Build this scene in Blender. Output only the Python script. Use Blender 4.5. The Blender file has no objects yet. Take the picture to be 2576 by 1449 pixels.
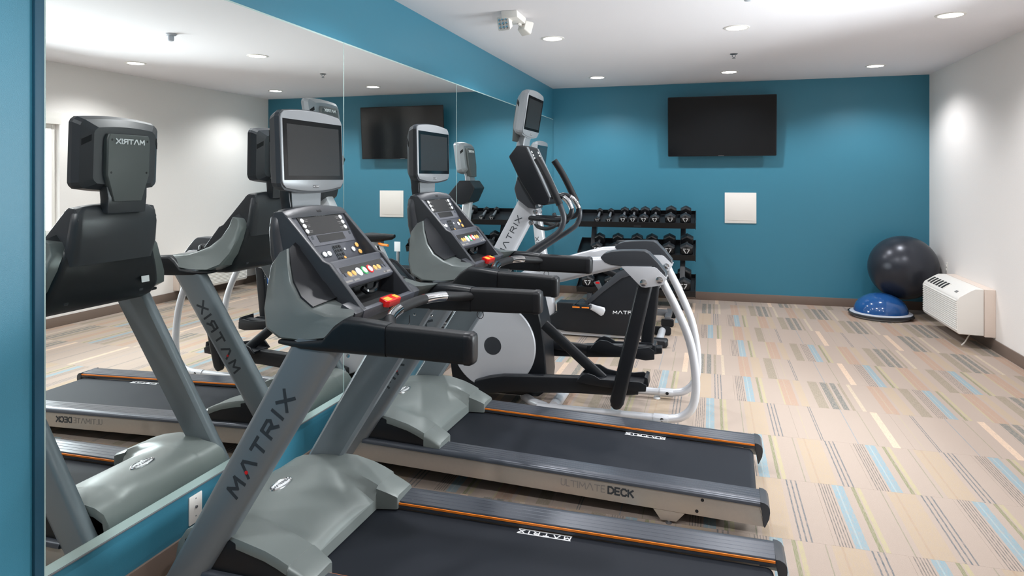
import bpy, bmesh, math, random
from mathutils import Vector, Matrix
random.seed(7)
S = 1.123
F, Y0, YAW = 1705.0, 445.8, -0.2858
W, L, H = 4.4735, 8.907, 2.740
CX, CH = 2.045, 1.549
YB = -2.0            # wall behind the camera
sc = bpy.context.scene
col = sc.collection

# ------------------------------------------------------------------ camera, world, light, exposure
cd = bpy.data.cameras.new('camera'); cam = bpy.data.objects.new('camera', cd); col.objects.link(cam)
cam.location = (CX, 0, CH); cam.rotation_euler = (math.radians(90), 0, -YAW)
cd.sensor_fit = 'HORIZONTAL'; cd.sensor_width = 36.0; cd.lens = F / 2576 * 36.0
cd.shift_y = -(724.5 - Y0) / 2576
cd.clip_start = 0.05; cd.clip_end = 100
sc.camera = cam
vs = sc.view_settings
vs.view_transform = 'Standard'; vs.look = 'None'; vs.gamma = 1.0; vs.use_curve_mapping = False
vs.exposure = 0.18
wd = bpy.data.worlds.new('world'); sc.world = wd; wd.use_nodes = True
wd.node_tree.nodes['Background'].inputs[0].default_value = (0.80, 0.90, 1.0, 1)
wd.node_tree.nodes['Background'].inputs[1].default_value = 1.5
SPOT_W, DAY_W = 68.0, 165.0
LIGHT_X = (0.74, 2.24, 3.73); LIGHT_Y = (0.96, 3.32, 5.68, 8.05)
WIN_Y0, WIN_Y1, WIN_Z0, WIN_Z1 = 3.42, 5.44, 0.95, 2.10
dl = bpy.data.lights.new('window_daylight', 'AREA'); dl.shape = 'RECTANGLE'; dl.size = 1.10; dl.size_y = 1.98
dl.energy = DAY_W; dl.color = (0.93, 0.97, 1.0)
do = bpy.data.objects.new('window_daylight', dl); col.objects.link(do)
do.location = (W + 0.128, (WIN_Y0 + WIN_Y1) / 2, (WIN_Z0 + WIN_Z1) / 2); do.rotation_euler = (0, math.radians(90), 0)

# ------------------------------------------------------------------ helpers
def lin(c):
    return tuple((v / 255 / 12.92 if v / 255 <= 0.04045 else ((v / 255 + 0.055) / 1.055) ** 2.4) for v in c)
MATS = {}
def mat(name, rgb, rough=0.5, metal=0.0, bump=0.0, scale=300.0, var=0.06, coat=0.0, emit=0.0, spec=0.5):
    if name in MATS: return MATS[name]
    m = bpy.data.materials.new(name); m.use_nodes = True
    nt = m.node_tree; b = nt.nodes['Principled BSDF']
    c = lin(rgb)
    tc = nt.nodes.new('ShaderNodeTexCoord'); n = nt.nodes.new('ShaderNodeTexNoise')
    n.inputs['Scale'].default_value = scale; n.inputs['Detail'].default_value = 3
    nt.links.new(tc.outputs['Object'], n.inputs['Vector'])
    mx = nt.nodes.new('ShaderNodeMix'); mx.data_type = 'RGBA'
    mx.inputs[6].default_value = (*[v * (1 - var) for v in c], 1)
    mx.inputs[7].default_value = (*[min(1, v * (1 + var)) for v in c], 1)
    nt.links.new(n.outputs['Fac'], mx.inputs[0]); nt.links.new(mx.outputs[2], b.inputs['Base Color'])
    b.inputs['Roughness'].default_value = rough; b.inputs['Metallic'].default_value = metal
    b.inputs['Specular IOR Level'].default_value = spec
    b.inputs['Coat Weight'].default_value = coat
    if bump:
        bp = nt.nodes.new('ShaderNodeBump'); bp.inputs['Strength'].default_value = bump; bp.inputs['Distance'].default_value = 0.002
        nt.links.new(n.outputs['Fac'], bp.inputs['Height']); nt.links.new(bp.outputs['Normal'], b.inputs['Normal'])
    if emit:
        b.inputs['Emission Color'].default_value = (*c, 1); b.inputs['Emission Strength'].default_value = emit
    MATS[name] = m
    return m

M_BLUE = mat('blue_paint', (57, 124, 147), 0.38, bump=0.25, scale=420, var=0.04)
M_WALL = mat('offwhite_paint', (238, 233, 229), 0.7, bump=0.35, scale=160, var=0.03)
M_CEIL = mat('ceiling_paint', (236, 233, 236), 0.8, bump=0.2, scale=120, var=0.02)
M_BASE = mat('taupe_vinyl', (118, 102, 92), 0.5, var=0.05)
M_SUB = mat('concrete', (130, 125, 120), 0.9)
M_WHITE = mat('white_plastic', (236, 232, 226), 0.4, var=0.02)
M_CREAM = mat('cream_plastic', (236, 232, 226), 0.42, var=0.02)
M_SLEEVE = mat('pinkish_beige_metal', (228, 212, 200), 0.5, var=0.02)
M_BLACK = mat('black_plastic', (18, 21, 26), 0.4, bump=0.12, scale=700, var=0.1, spec=0.4)
M_BLACKR = mat('black_rubber', (14, 16, 20), 0.5, bump=0.25, scale=900, var=0.15, spec=0.35)
M_VOID = mat('dark_void', (12, 14, 18), 0.8)
M_GLOSS = mat('black_glass', (14, 17, 20), 0.12, var=0.02)
M_SCREEN = mat('dark_display', (42, 43, 44), 0.25, var=0.03)
M_CHARC = mat('charcoal_plastic', (52, 55, 60), 0.38, bump=0.1, scale=800, var=0.06)
M_BACK = mat('olive_grey_plastic', (80, 84, 84), 0.45, bump=0.06, scale=900, var=0.05)
M_RAIL = mat('charcoal_rail', (74, 78, 86), 0.3, metal=0.35, scale=200, var=0.05)
M_BELT = mat('belt_rubber', (27, 31, 38), 0.7, bump=0.2, scale=1200, var=0.12, spec=0.2)
M_GREY = mat('grey_metallic_paint', (124, 132, 138), 0.34, metal=0.35, scale=900, var=0.05)
M_COVER = mat('sage_grey_plastic', (120, 127, 125), 0.38, metal=0.25, bump=0.06, scale=900, var=0.05)
M_COWL = mat('dark_sage_plastic', (101, 108, 107), 0.36, metal=0.3, bump=0.06, scale=900, var=0.05)
M_BEZEL = mat('silver_bezel', (142, 146, 150), 0.36, metal=0.2, scale=900, var=0.04)
M_SIDE = mat('brushed_champagne', (172, 165, 157), 0.36, metal=0.45, scale=60, var=0.05)
M_SILVER = mat('silver_paint', (205, 207, 212), 0.33, metal=0.3, scale=900, var=0.04)
M_CHROME = mat('chrome', (220, 222, 225), 0.12, metal=1.0, var=0.01)
M_ORANGE = mat('orange_plastic', (236, 128, 34), 0.4, var=0.03)
M_RED = mat('red_plastic', (214, 26, 28), 0.3, var=0.03)
M_YEL = mat('yellow_orange_print', (250, 170, 50), 0.4, var=0.02)
M_BTNW = mat('white_button', (238, 240, 240), 0.35, var=0.02)
M_BTNO = mat('amber_button', (228, 172, 92), 0.35, var=0.02)
M_BTNG = mat('green_print', (46, 158, 92), 0.4, var=0.02)
M_PANEL = mat('slate_panel', (66, 69, 77), 0.4, bump=0.08, scale=900, var=0.05)
M_PANEL2 = mat('slate_panel_light', (88, 90, 97), 0.4, bump=0.08, scale=900, var=0.05)
M_INK = mat('dark_ink', (48, 54, 60), 0.5, var=0.02)
M_PALE = mat('pale_print', (226, 228, 230), 0.45, var=0.02)
M_DULL = mat('grey_print', (128, 126, 124), 0.5, var=0.02)
M_BALL = mat('graphite_vinyl', (52, 55, 63), 0.3, metal=0.35, var=0.04, scale=60)
M_DOME = mat('blue_vinyl', (34, 82, 142), 0.12, var=0.04, scale=60, coat=0.4)
M_RIM = mat('pale_rubber', (186, 190, 198), 0.45, var=0.03)
M_EDGE = mat('glass_edge', (176, 198, 194), 0.25, var=0.04)
M_SHADE = mat('dark_teal_shade', (26, 74, 96), 0.5, var=0.04)  # wall blue darkened to stand in for shade
M_IRON = mat('black_urethane', (18, 20, 24), 0.42, var=0.12, bump=0.1, scale=500)
M_STEEL = mat('grey_steel', (128, 130, 134), 0.4, metal=0.6, var=0.05)
M_LENS = mat('lamp_lens', (255, 250, 244), 0.5, emit=9.0, var=0.0)

def mirror_material():
    m = bpy.data.materials.new('mirror_silvering'); m.use_nodes = True; nt = m.node_tree
    b = nt.nodes['Principled BSDF']; b.inputs['Metallic'].default_value = 1; b.inputs['Roughness'].default_value = 0.0
    n = nt.nodes.new('ShaderNodeTexNoise'); n.inputs['Scale'].default_value = 0.8
    mx = nt.nodes.new('ShaderNodeMix'); mx.data_type = 'RGBA'
    mx.inputs[6].default_value = (0.915, 0.945, 0.925, 1); mx.inputs[7].default_value = (0.925, 0.955, 0.935, 1)
    nt.links.new(n.outputs['Fac'], mx.inputs[0]); nt.links.new(mx.outputs[2], b.inputs['Base Color'])
    return m
M_MIRROR = mirror_material()
def glass_material():
    m = bpy.data.materials.new('window_glass'); m.use_nodes = True; nt = m.node_tree
    nt.nodes.remove(nt.nodes['Principled BSDF']); o = nt.nodes['Material Output']
    t = nt.nodes.new('ShaderNodeBsdfTransparent'); t.inputs[0].default_value = (0.95, 0.97, 0.97, 1)
    g = nt.nodes.new('ShaderNodeBsdfGlossy'); g.inputs['Roughness'].default_value = 0.02
    f = nt.nodes.new('ShaderNodeFresnel'); f.inputs[0].default_value = 1.35
    x = nt.nodes.new('ShaderNodeMixShader')
    nt.links.new(f.outputs[0], x.inputs[0]); nt.links.new(t.outputs[0], x.inputs[1]); nt.links.new(g.outputs[0], x.inputs[2])
    nt.links.new(x.outputs[0], o.inputs[0])
    return m
M_PANE = glass_material()

def carpet_material(name, bands):
    """bands: (start, end, rgb) in metres across the tile; the rest is beige."""
    m = bpy.data.materials.new(name); m.use_nodes = True; nt = m.node_tree
    b = nt.nodes['Principled BSDF']; b.inputs['Roughness'].default_value = 0.95; b.inputs['Specular IOR Level'].default_value = 0.1
    tc = nt.nodes.new('ShaderNodeTexCoord'); sp = nt.nodes.new('ShaderNodeSeparateXYZ')
    nt.links.new(tc.outputs['Object'], sp.inputs[0])
    wob = nt.nodes.new('ShaderNodeTexNoise'); wob.inputs['Scale'].default_value = 260
    nt.links.new(tc.outputs['Object'], wob.inputs['Vector'])
    ad = nt.nodes.new('ShaderNodeMath'); ad.operation = 'MULTIPLY_ADD'; ad.inputs[1].default_value = 0.004; ad.inputs[2].default_value = -0.002
    nt.links.new(wob.outputs['Fac'], ad.inputs[0])
    a2 = nt.nodes.new('ShaderNodeMath'); a2.operation = 'ADD'
    nt.links.new(sp.outputs['X'], a2.inputs[0]); nt.links.new(ad.outputs[0], a2.inputs[1])
    dv = nt.nodes.new('ShaderNodeMath'); dv.operation = 'DIVIDE'; dv.inputs[1].default_value = 0.6125
    nt.links.new(a2.outputs[0], dv.inputs[0])
    cr = nt.nodes.new('ShaderNodeValToRGB'); cr.color_ramp.interpolation = 'CONSTANT'
    base = (166, 151, 140)
    stops = [(0.0, base)]
    for s, e, c in sorted(bands):
        if stops and abs(stops[-1][0] - s / 0.6125) < 1e-4: stops[-1] = (s / 0.6125, c)
        else: stops.append((s / 0.6125, c))
        stops.append((e / 0.6125, base))
    el = cr.color_ramp.elements
    while len(el) > 1: el.remove(el[-1])
    el[0].position = 0; el[0].color = (*lin(stops[0][1]), 1)
    for p, c in stops[1:32]:
        e_ = el.new(min(1, p)); e_.color = (*lin(c), 1)
    nt.links.new(dv.outputs[0], cr.inputs[0])
    # heathered yarn: streaks along the pile let the beige ground through
    mp = nt.nodes.new('ShaderNodeMapping'); mp.inputs['Scale'].default_value = (320, 26, 1)
    nt.links.new(tc.outputs['Object'], mp.inputs['Vector'])
    n3 = nt.nodes.new('ShaderNodeTexNoise'); n3.inputs['Scale'].default_value = 1.0; n3.inputs['Detail'].default_value = 2
    nt.links.new(mp.outputs[0], n3.inputs['Vector'])
    hr = nt.nodes.new('ShaderNodeMapRange'); hr.inputs[1].default_value = .38; hr.inputs[2].default_value = .66; hr.inputs[3].default_value = 0.0; hr.inputs[4].default_value = .62
    nt.links.new(n3.outputs['Fac'], hr.inputs[0])
    hm = nt.nodes.new('ShaderNodeMix'); hm.data_type = 'RGBA'; hm.inputs[7].default_value = (*lin(base), 1)
    nt.links.new(hr.outputs[0], hm.inputs[0]); nt.links.new(cr.outputs[0], hm.inputs[6])
    n1 = nt.nodes.new('ShaderNodeTexNoise'); n1.inputs['Scale'].default_value = 420; n1.inputs['Detail'].default_value = 4
    n2 = nt.nodes.new('ShaderNodeTexNoise'); n2.inputs['Scale'].default_value = 6
    nt.links.new(tc.outputs['Object'], n1.inputs['Vector']); nt.links.new(tc.outputs['Object'], n2.inputs['Vector'])
    ma = nt.nodes.new('ShaderNodeMath'); ma.operation = 'MULTIPLY_ADD'; ma.inputs[1].default_value = 0.42; ma.inputs[2].default_value = 0.79
    nt.links.new(n1.outputs['Fac'], ma.inputs[0])
    mx = nt.nodes.new('ShaderNodeMix'); mx.data_type = 'RGBA'; mx.blend_type = 'MULTIPLY'; mx.inputs[0].default_value = 1
    nt.links.new(hm.outputs[2], mx.inputs[6]); nt.links.new(ma.outputs[0], mx.inputs[7])
    nt.links.new(mx.outputs[2], b.inputs['Base Color'])
    bp = nt.nodes.new('ShaderNodeBump'); bp.inputs['Strength'].default_value = 0.5; bp.inputs['Distance'].default_value = 0.003
    nt.links.new(n1.outputs['Fac'], bp.inputs['Height']); nt.links.new(bp.outputs['Normal'], b.inputs['Normal'])
    return m

GL = {'M': (1.25, [[(0, 0), (.1, .95), (.625, .3), (1.15, .95), (1.25, 0)]]), 'A': (1.25, [[(0, 0), (.52, .95), (.73, .95), (1.25, 0)]]),
      'T': (1.1, [[(0, .94), (1.1, .94)], [(.55, .94), (.55, 0)]]),
      'R': (1.1, [[(0, 0), (0, .94), (.85, .94), (1.02, .72), (.85, .48), (.2, .48)], [(.55, .48), (1.1, 0)]]),
      'I': (.1, [[(.05, 0), (.05, 1)]]), 'X': (1.15, [[(0, 0), (1.15, 1)], [(0, 1), (1.15, 0)]]),
      'U': (.8, [[(0, 1), (0, .2), (.2, 0), (.6, 0), (.8, .2), (.8, 1)]]), 'L': (.65, [[(0, 1), (0, 0), (.65, 0)]]),
      'E': (.7, [[(.7, 1), (0, 1), (0, 0), (.7, 0)], [(0, .5), (.6, .5)]]),
      'D': (.85, [[(0, 0), (0, 1), (.5, 1), (.85, .7), (.85, .3), (.5, 0), (0, 0)]]),
      'C': (.85, [[(.85, .8), (.65, 1), (.25, 1), (0, .75), (0, .25), (.25, 0), (.65, 0), (.85, .2)]]),
      'K': (.8, [[(0, 0), (0, 1)], [(.75, 1), (0, .45)], [(.25, .6), (.8, 0)]]), ' ': (.45, [])}

class MB:
    def __init__(s, off=(0, 0, 0), k=1.0):
        s.bm = bmesh.new(); s.off = Vector(off); s.k = k
    def v(s, p): return s.bm.verts.new((Vector(p) + s.off) * s.k)
    def face(s, vs_):
        try: return s.bm.faces.new(vs_)
        except ValueError: return None
    def box(s, a, b):
        xs, ys, zs = zip(a, b)
        v = [s.v((x, y, z)) for x in xs for y in ys for z in zs]
        for f in ((0, 1, 3, 2), (4, 6, 7, 5), (0, 4, 5, 1), (2, 3, 7, 6), (0, 2, 6, 4), (1, 5, 7, 3)): s.face([v[i] for i in f])
        return s
    def loft(s, rings, cap=True, loop=False):
        R = [[s.v(p) for p in r] for r in rings]; n = len(R[0])
        idx = list(range(len(R) - 1)) + ([-1] if loop else [])
        for i in idx:
            a, b = R[i], R[(i + 1) % len(R)]
            for j in range(n): s.face([a[j], a[(j + 1) % n], b[(j + 1) % n], b[j]])
        if cap and not loop: s.face(R[0][::-1]); s.face(R[-1])
        return s
    def prism(s, poly, y0, y1, ax='y'):
        """poly in (x,z) extruded along y; ax 'x': poly (y,z) along x; ax 'z': poly (x,y) along z"""
        def P(p, t):
            return (p[0], t, p[1]) if ax == 'y' else ((t, p[0], p[1]) if ax == 'x' else (p[0], p[1], t))
        return s.loft([[P(p, y0) for p in poly], [P(p, y1) for p in poly]])
    def tube(s, path, r, seg=12, cap=True, flat=None):
        """flat=(a,b): elliptical section with half sizes a (binormal) and b (normal)"""
        pts = [Vector(p) for p in path]; n = len(pts)
        rr = r if isinstance(r, (list, tuple)) else [r] * n
        rings = []; up = None
        for i, p in enumerate(pts):
            t = ((pts[min(i + 1, n - 1)] - p).normalized() + (p - pts[max(i - 1, 0)]).normalized())
            t = t.normalized() if t.length > 1e-6 else (pts[min(i + 1, n - 1)] - pts[max(i - 1, 0)]).normalized()
            if up is None:
                up = Vector((0, 1, 0)) if abs(t.y) < 0.9 else Vector((0, 0, 1))
            up = (up - t * up.dot(t)).normalized(); b = t.cross(up)
            rings.append([p + (up * math.cos(a) * (flat[0] if flat else 1) + b * math.sin(a) * (flat[1] if flat else 1)) * rr[i]
                          for a in (2 * math.pi * j / seg for j in range(seg))])
        return s.loft(rings, cap)
    def lathe(s, prof, o, axis=(0, 0, 1), seg=24, sx=1.0, sy=1.0, ref=None):
        """prof: (radius, height) pairs along axis from o"""
        a = Vector(axis).normalized()
        u = Vector(ref).normalized() if ref else (Vector((1, 0, 0)) if abs(a.x) < 0.9 else Vector((0, 1, 0)))
        u = (u - a * u.dot(a)).normalized(); w = a.cross(u); o = Vector(o)
        rings = [[o + a * h + (u * math.cos(t) * sx + w * math.sin(t) * sy) * max(r, 1e-4)
                  for t in (2 * math.pi * j / seg for j in range(seg))] for r, h in prof]
        return s.loft(rings)
    def text(s, txt, o, right, up, h, stroke, gap=.32, depth=.0015, center=False, bars=False, ws=1.0, only=None):
        o, right, up = Vector(o), Vector(right).normalized(), Vector(up).normalized(); nrm = right.cross(up)
        tot = sum(GL[c][0] + gap for c in txt) - gap
        x = -tot / 2 if center else 0.0
        segs = []
        for ci, c in enumerate(txt):
            w, st = GL[c]
            for line in (st if only in (None, ci) else ()):
                for p, q in zip(line[:-1], line[1:]): segs.append(((p[0] + x, p[1]), (q[0] + x, q[1])))
            x += w + gap
        if bars:
            x0 = -tot / 2 if center else 0.0
            for yy in (-.3, 1.3): segs.append(((x0 - .1, yy), (x0 + tot + .1, yy)))
        for si, (p, q) in enumerate(segs):
            dp_ = depth * (1 + .05 * si)
            P_ = o + right * p[0] * h * ws + up * p[1] * h; Q = o + right * q[0] * h * ws + up * q[1] * h
            d = (Q - P_).normalized(); e = d.cross(nrm) * stroke * h / 2; P2, Q2 = P_ - d * stroke * h * .35, Q + d * stroke * h * .35
            s.loft([[P2 + e, P2 - e, Q2 - e, Q2 + e], [v + nrm * dp_ for v in (P2 + e, P2 - e, Q2 - e, Q2 + e)]])
        return s
    def build(s, name, m, parent=None, bevel=0.0, seg=2, ang=32, smooth=True):
        bm = s.bm
        bmesh.ops.recalc_face_normals(bm, faces=bm.faces)
        if bevel:
            ed = [e for e in bm.edges if len(e.link_faces) == 2 and e.calc_face_angle(0) > math.radians(28)]
            bmesh.ops.bevel(bm, geom=ed, offset=bevel, segments=seg, profile=.6, affect='EDGES', clamp_overlap=True)
        me = bpy.data.meshes.new(name); bm.to_mesh(me); bm.free()
        me.materials.append(m)
        if smooth:
            me.polygons.foreach_set('use_smooth', [True] * len(me.polygons)); me.set_sharp_from_angle(angle=math.radians(ang))
        o = bpy.data.objects.new(name, me); col.objects.link(o)
        if parent: o.parent = parent
        return o

def crom(pts, n=5):
    P = [Vector(p) for p in pts]; P = [P[0] * 2 - P[1]] + P + [P[-1] * 2 - P[-2]]; out = []
    for i in range(1, len(P) - 2):
        for j in range(n):
            t = j / n; a, b, c, d = P[i - 1], P[i], P[i + 1], P[i + 2]
            out.append(.5 * ((2 * b) + (c - a) * t + (2 * a - 5 * b + 4 * c - d) * t * t + (3 * b - a - 3 * c + d) * t ** 3))
    out.append(P[-2]); return out
def rrect(c, a, b, ha, hb, r, n=3):
    """ring of a rounded rectangle, centre c, axes a b, half sizes"""
    c, a, b = Vector(c), Vector(a), Vector(b); out = []
    r = min(r, ha * .99, hb * .99)
    for (sa, sb, t0) in ((1, 1, 0), (-1, 1, 90), (-1, -1, 180), (1, -1, 270)):
        for j in range(n + 1):
            t = math.radians(t0 + 90 * j / n)
            out.append(c + a * (sa * (ha - r) + r * math.cos(t)) + b * (sb * (hb - r) + r * math.sin(t)))
    return out
def thing(name, loc, label, cat, group=None, rot=(0, 0, 0)):
    o = bpy.data.objects.new(name, None); o.empty_display_size = .1; col.objects.link(o)
    o.location = loc; o.rotation_euler = rot; tag(o, label, cat, group); return o
def tag(o, label, cat, group=None):
    o['label'] = label; o['category'] = cat
    if group: o['group'] = group
    return o
def struct(o): o['kind'] = 'structure'; return o
def copy_tree(o, parent=None):
    c = o.copy(); col.objects.link(c)
    if parent: c.parent = parent
    for ch in list(o.children): copy_tree(ch, c)
    return c
def share(o, loc, parent=None, rot=None):
    c = o.copy(); col.objects.link(c); c.location = loc
    if parent: c.parent = parent
    if rot: c.rotation_euler = rot
    return c

# ------------------------------------------------------------------ room shell
floor = struct(MB().box((-.12, YB - .12, -.2), (W + .14, L + .12, -.008)).build('floor', M_SUB, smooth=False))
struct(MB().box((-.12, YB - .12, H), (W + .14, L + .12, H + .12)).build('ceiling', M_CEIL, smooth=False))
struct(MB().box((-.12, YB, -.008), (0, L, H)).build('wall_left', M_BLUE, smooth=False))
struct(MB().box((-.12, L, -.008), (W + .14, L + .12, H)).build('wall_back', M_BLUE, smooth=False))
struct(MB().box((-.12, YB - .12, -.008), (W + .14, YB, H)).build('wall_front', M_WALL, smooth=False))
wr = MB()
wr.box((W, YB, -.008), (W + .14, WIN_Y0, H)).box((W, WIN_Y1, -.008), (W + .14, L, H))
wr.box((W, WIN_Y0, -.008), (W + .14, WIN_Y1, WIN_Z0)).box((W, WIN_Y0, WIN_Z1), (W + .14, WIN_Y1, H))
struct(wr.build('wall_right', M_WALL, smooth=False))
win = struct(bpy.data.objects.new('window_1', None)); col.objects.link(win); win.location = (W, WIN_Y0, WIN_Z0)
wy, wz = WIN_Y1 - WIN_Y0, WIN_Z1 - WIN_Z0
fr = MB()
fr.box((.05, 0, 0), (.11, .05, wz)).box((.05, wy - .05, 0), (.11, wy, wz)).box((.05, .05, 0), (.11, wy - .05, .05)).box((.05, .05, wz - .05), (.11, wy - .05, wz))
fr.build('window_frame', M_WHITE, win, bevel=.004)
MB().box((.055, wy / 2 - .025, .05), (.105, wy / 2 + .025, wz - .05)).build('mullion', M_WHITE, win, bevel=.003)
for a, b in ((.05, wy / 2 - .025), (wy / 2 + .025, wy - .05)):
    MB().box((.078, a, .05), (.084, b, wz - .05)).build('pane', M_PANE, win, smooth=False)
MB().box((-.05, -.05, -.03), (.05, wy + .05, 0)).build('window_sill', M_WHITE, win, bevel=.004)
MB().box((-.018, -.07, wz), (-.0, wy + .01, wz + .12)).build('head_casing', M_WHITE, win, bevel=.004)
for nm, a, b in (('baseboard_left', (0, YB, 0), (.012, L - .012, .101)), ('baseboard_right', (W - .012, YB, 0), (W, L - .012, .101)),
                 ('baseboard_back', (0, L - .012, 0), (W, L, .101))):
    struct(MB().box(a, b).build(nm, M_BASE, bevel=.004))
struct(MB().box((0, 1.615, .10), (.013, 1.648, H)).build('shade_strip_1', M_SHADE, bevel=.004))  # added strip: shade line at the mirror's near edge, painted in as dark colour

# carpet tiles: 24 inch squares, alternate rows shifted half a tile
GREYL, BLUE_, BLUE2, GREEN_, YELL, TAN, TAN2, LINE, OLIVE, DKG, ORG, THING, THINB = (110, 105, 102), (128, 154, 164), (148, 166, 171), (128, 130, 100), (172, 162, 130), (171, 153, 132), (167, 146, 125), (100, 105, 110), (142, 132, 116), (110, 112, 108), (169, 141, 123), (134, 132, 114), (126, 138, 147)
def lines(x0, n, pitch, wd_, c): return [(x0 + i * pitch, x0 + i * pitch + wd_, c) for i in range(n)]
half = lines(.015, 5, .012, .006, GREYL) + [(.078, .098, BLUE_), (.098, .104, BLUE2), (.104, .130, BLUE_), (.166, .184, GREEN_), (.190, .210, YELL)]
CT = [carpet_material('carpet_blue_stripe', half + [(.298, .302, THING), (.325, .36, TAN), (.36, .37, TAN2), (.37, .45, TAN)] + lines(.475, 3, .022, .006, LINE)),
      carpet_material('carpet_plain', [(.048, .052, YELL), (.118, .123, LINE), (.130, .135, LINE), (.318, .322, THINB), (.42, .424, THING), (.50, .54, (206, 180, 158))]),
      carpet_material('carpet_orange_dark', [(.008, .05, DKG), (.05, .06, OLIVE), (.075, .112, DKG), (.13, .15, OLIVE), (.19, .215, (188, 172, 152)), (.33, .365, ORG), (.365, .372, TAN), (.372, .41, ORG), (.43, .50, TAN), (.535, .60, OLIVE)]),
      carpet_material('carpet_blue_orange', half + [(.32, .33, YELL), (.33, .36, ORG), (.36, .366, TAN), (.366, .41, ORG), (.43, .48, TAN), (.535, .60, OLIVE)])]
LAY = {0: [0, 0, 0, 0], 1: [0, 0, 0, 0], 2: [1, 1, 2, 2], 3: [3, 2, 3, 2], 4: [1, 3, 3, 1], 5: [3, 3, 2, 2], 6: [1, 1, 2, 2], 7: [3, 2, 2, 2], 8: [2, 2, 2, 1], 9: [1, 2, 1, 1], -1: [0, 0, 0, 0], -2: [0, 1, 0, 0]}
tile_cache = {}
TS = .6125
for k in range(-9, 10):
    y0 = 3.116 + k * TS
    for n in range(-5, 5):
        x0 = (2.205 if k % 2 else 2.546) + n * TS
        ax, bx, ay, by = max(0, -x0), min(TS, W - x0), max(0, YB - y0), min(TS, L - y0)
        if bx - ax < .01 or by - ay < .01: continue
        ty = LAY[k][n] if (k in LAY and 0 <= n < 4) else ((0, 3, 1, 2)[(k * 3 + n * 5) % 4] if n < 0 else (k + n) % 4)
        if k in (-1, 0, 1, 2, 3) and n == -1: ty = 0
        key = (round(ax, 3), round(bx, 3), round(ay, 3), round(by, 3), ty)
        if key in tile_cache: share(tile_cache[key], (x0, y0, 0), floor)
        else:
            o = MB().box((ax + .0003, ay + .0003, -.008), (bx - .0003, by - .0003, 0)).build('carpet_tile', CT[ty], floor, smooth=False)
            o.location = (x0, y0, 0); tile_cache[key] = o

# ------------------------------------------------------------------ mirrors
SE = [1.652, 3.485, 5.299, 7.108, L - .004]; MZ0, MZ1 = .272, 2.33
MLAB = ['frameless wall mirror panel nearest the camera, beside the blue wall end', 'frameless wall mirror panel behind the near treadmill screen reflecting the television',
        'frameless wall mirror panel behind the second treadmill screen', 'frameless wall mirror panel in the far corner by the dumbbell rack']
for i in range(4):
    a, b = SE[i] + .001, SE[i + 1] - .001
    t = thing('wall_mirror', (0, a, MZ0), MLAB[i], 'mirror', 'mirror panels along the blue wall')
    MB().box((.0005, 0, 0), (.005, b - a, MZ1 - MZ0)).build('glass_body', M_EDGE, t, smooth=False)
    MB().box((.005, .004, .034), (.0058, b - a - .0015, MZ1 - MZ0 - .008)).build('mirror_face', M_MIRROR, t, smooth=False)
    MB().box((0.0005, 0, -.006), (.009, b - a, -.0005)).build('bottom_channel', M_STEEL, t, bevel=.001)

# ------------------------------------------------------------------ ceiling fixtures
def recessed():
    t = thing('recessed_light', (0, 0, 0), '', 'ceiling light', 'recessed ceiling downlights')
    MB().lathe([(.100, 0), (.100, -.003), (.094, -.006), (.082, -.006), (.078, -.001)], (0, 0, 0), seg=32).build('trim_ring', M_WHITE, t)
    MB().lathe([(.0795, 0), (.0795, -.004), (.06, -.0065), (.03, -.008), (.001, -.0085)], (0, 0, 0), seg=32).build('lens', M_LENS, t)
    return t
RL = {(0, 2): 'lit round downlight above the elliptical, left of the middle row', (1, 2): 'lit round downlight in the middle of the nearer visible row', (2, 2): 'lit round downlight nearest the top right corner of the photo',
      (0, 3): 'lit round downlight in the far row, nearest the mirror wall', (1, 3): 'lit round downlight in the far row above the television', (2, 3): 'lit round downlight in the far row nearest the off-white wall'}
proto = None
sl = bpy.data.lights.new('downlight_beam', 'SPOT'); sl.energy = SPOT_W; sl.spot_size = math.radians(144); sl.spot_blend = .6; sl.shadow_soft_size = .06; sl.color = (.97, .975, 1.0)
for j, y in enumerate(LIGHT_Y):
    for i, x in enumerate(LIGHT_X):
        if proto is None:
            o = proto = recessed()
            lo = bpy.data.objects.new('downlight_beam', sl); col.objects.link(lo); lo.parent = o; lo.location = (0, 0, -.03)
        else: o = copy_tree(proto)
        o.location = (x, y, H)
        o['label'] = RL[(i, j)] if (i, j) in RL else 'lit round downlight out of view above the %s, %s' % (('camera', 'treadmill belts')[j], ('by the mirror wall', 'mid ceiling', 'by the window wall')[i])
t = thing('ceiling_sensor', (2.27, 4.60, H), 'grey ceiling sensor cut off by the top edge, seen whole in the mirror', 'sensor')
MB().lathe([(.045, 0), (.045, -.008), (.038, -.014), (.022, -.016)], (0, 0, 0), seg=24).build('mounting_base', M_RIM, t)
MB().lathe([(.024, -.012), (.024, -.05), (.020, -.060), (.004, -.064)], (0, 0, 0), seg=24).build('sensor_head', M_RIM, t)
for y, lab in ((6.875, 'small sprinkler head on the ceiling above the television'),):
    t = thing('sprinkler_head', (2.255, y, H), lab, 'sprinkler')
    MB().lathe([(.036, 0), (.036, -.004), (.030, -.008), (.012, -.010)], (0, 0, 0), seg=24).build('escutcheon', M_STEEL, t)
    MB().tube([(-.010, 0, -.008), (-.016, 0, -.022), (0, 0, -.042)], .003, 8).tube([(.010, 0, -.008), (.016, 0, -.022), (0, 0, -.042)], .003, 8).build('frame_arm', M_STEEL, t)
    MB().lathe([(.016, -.042), (.018, -.044), (.002, -.046)], (0, 0, 0), seg=16).build('deflector', M_STEEL, t)
t = thing('emergency_light', (.67, 4.76, H), 'white emergency light with two square lamp heads on the ceiling by the blue wall', 'emergency light')
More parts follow.
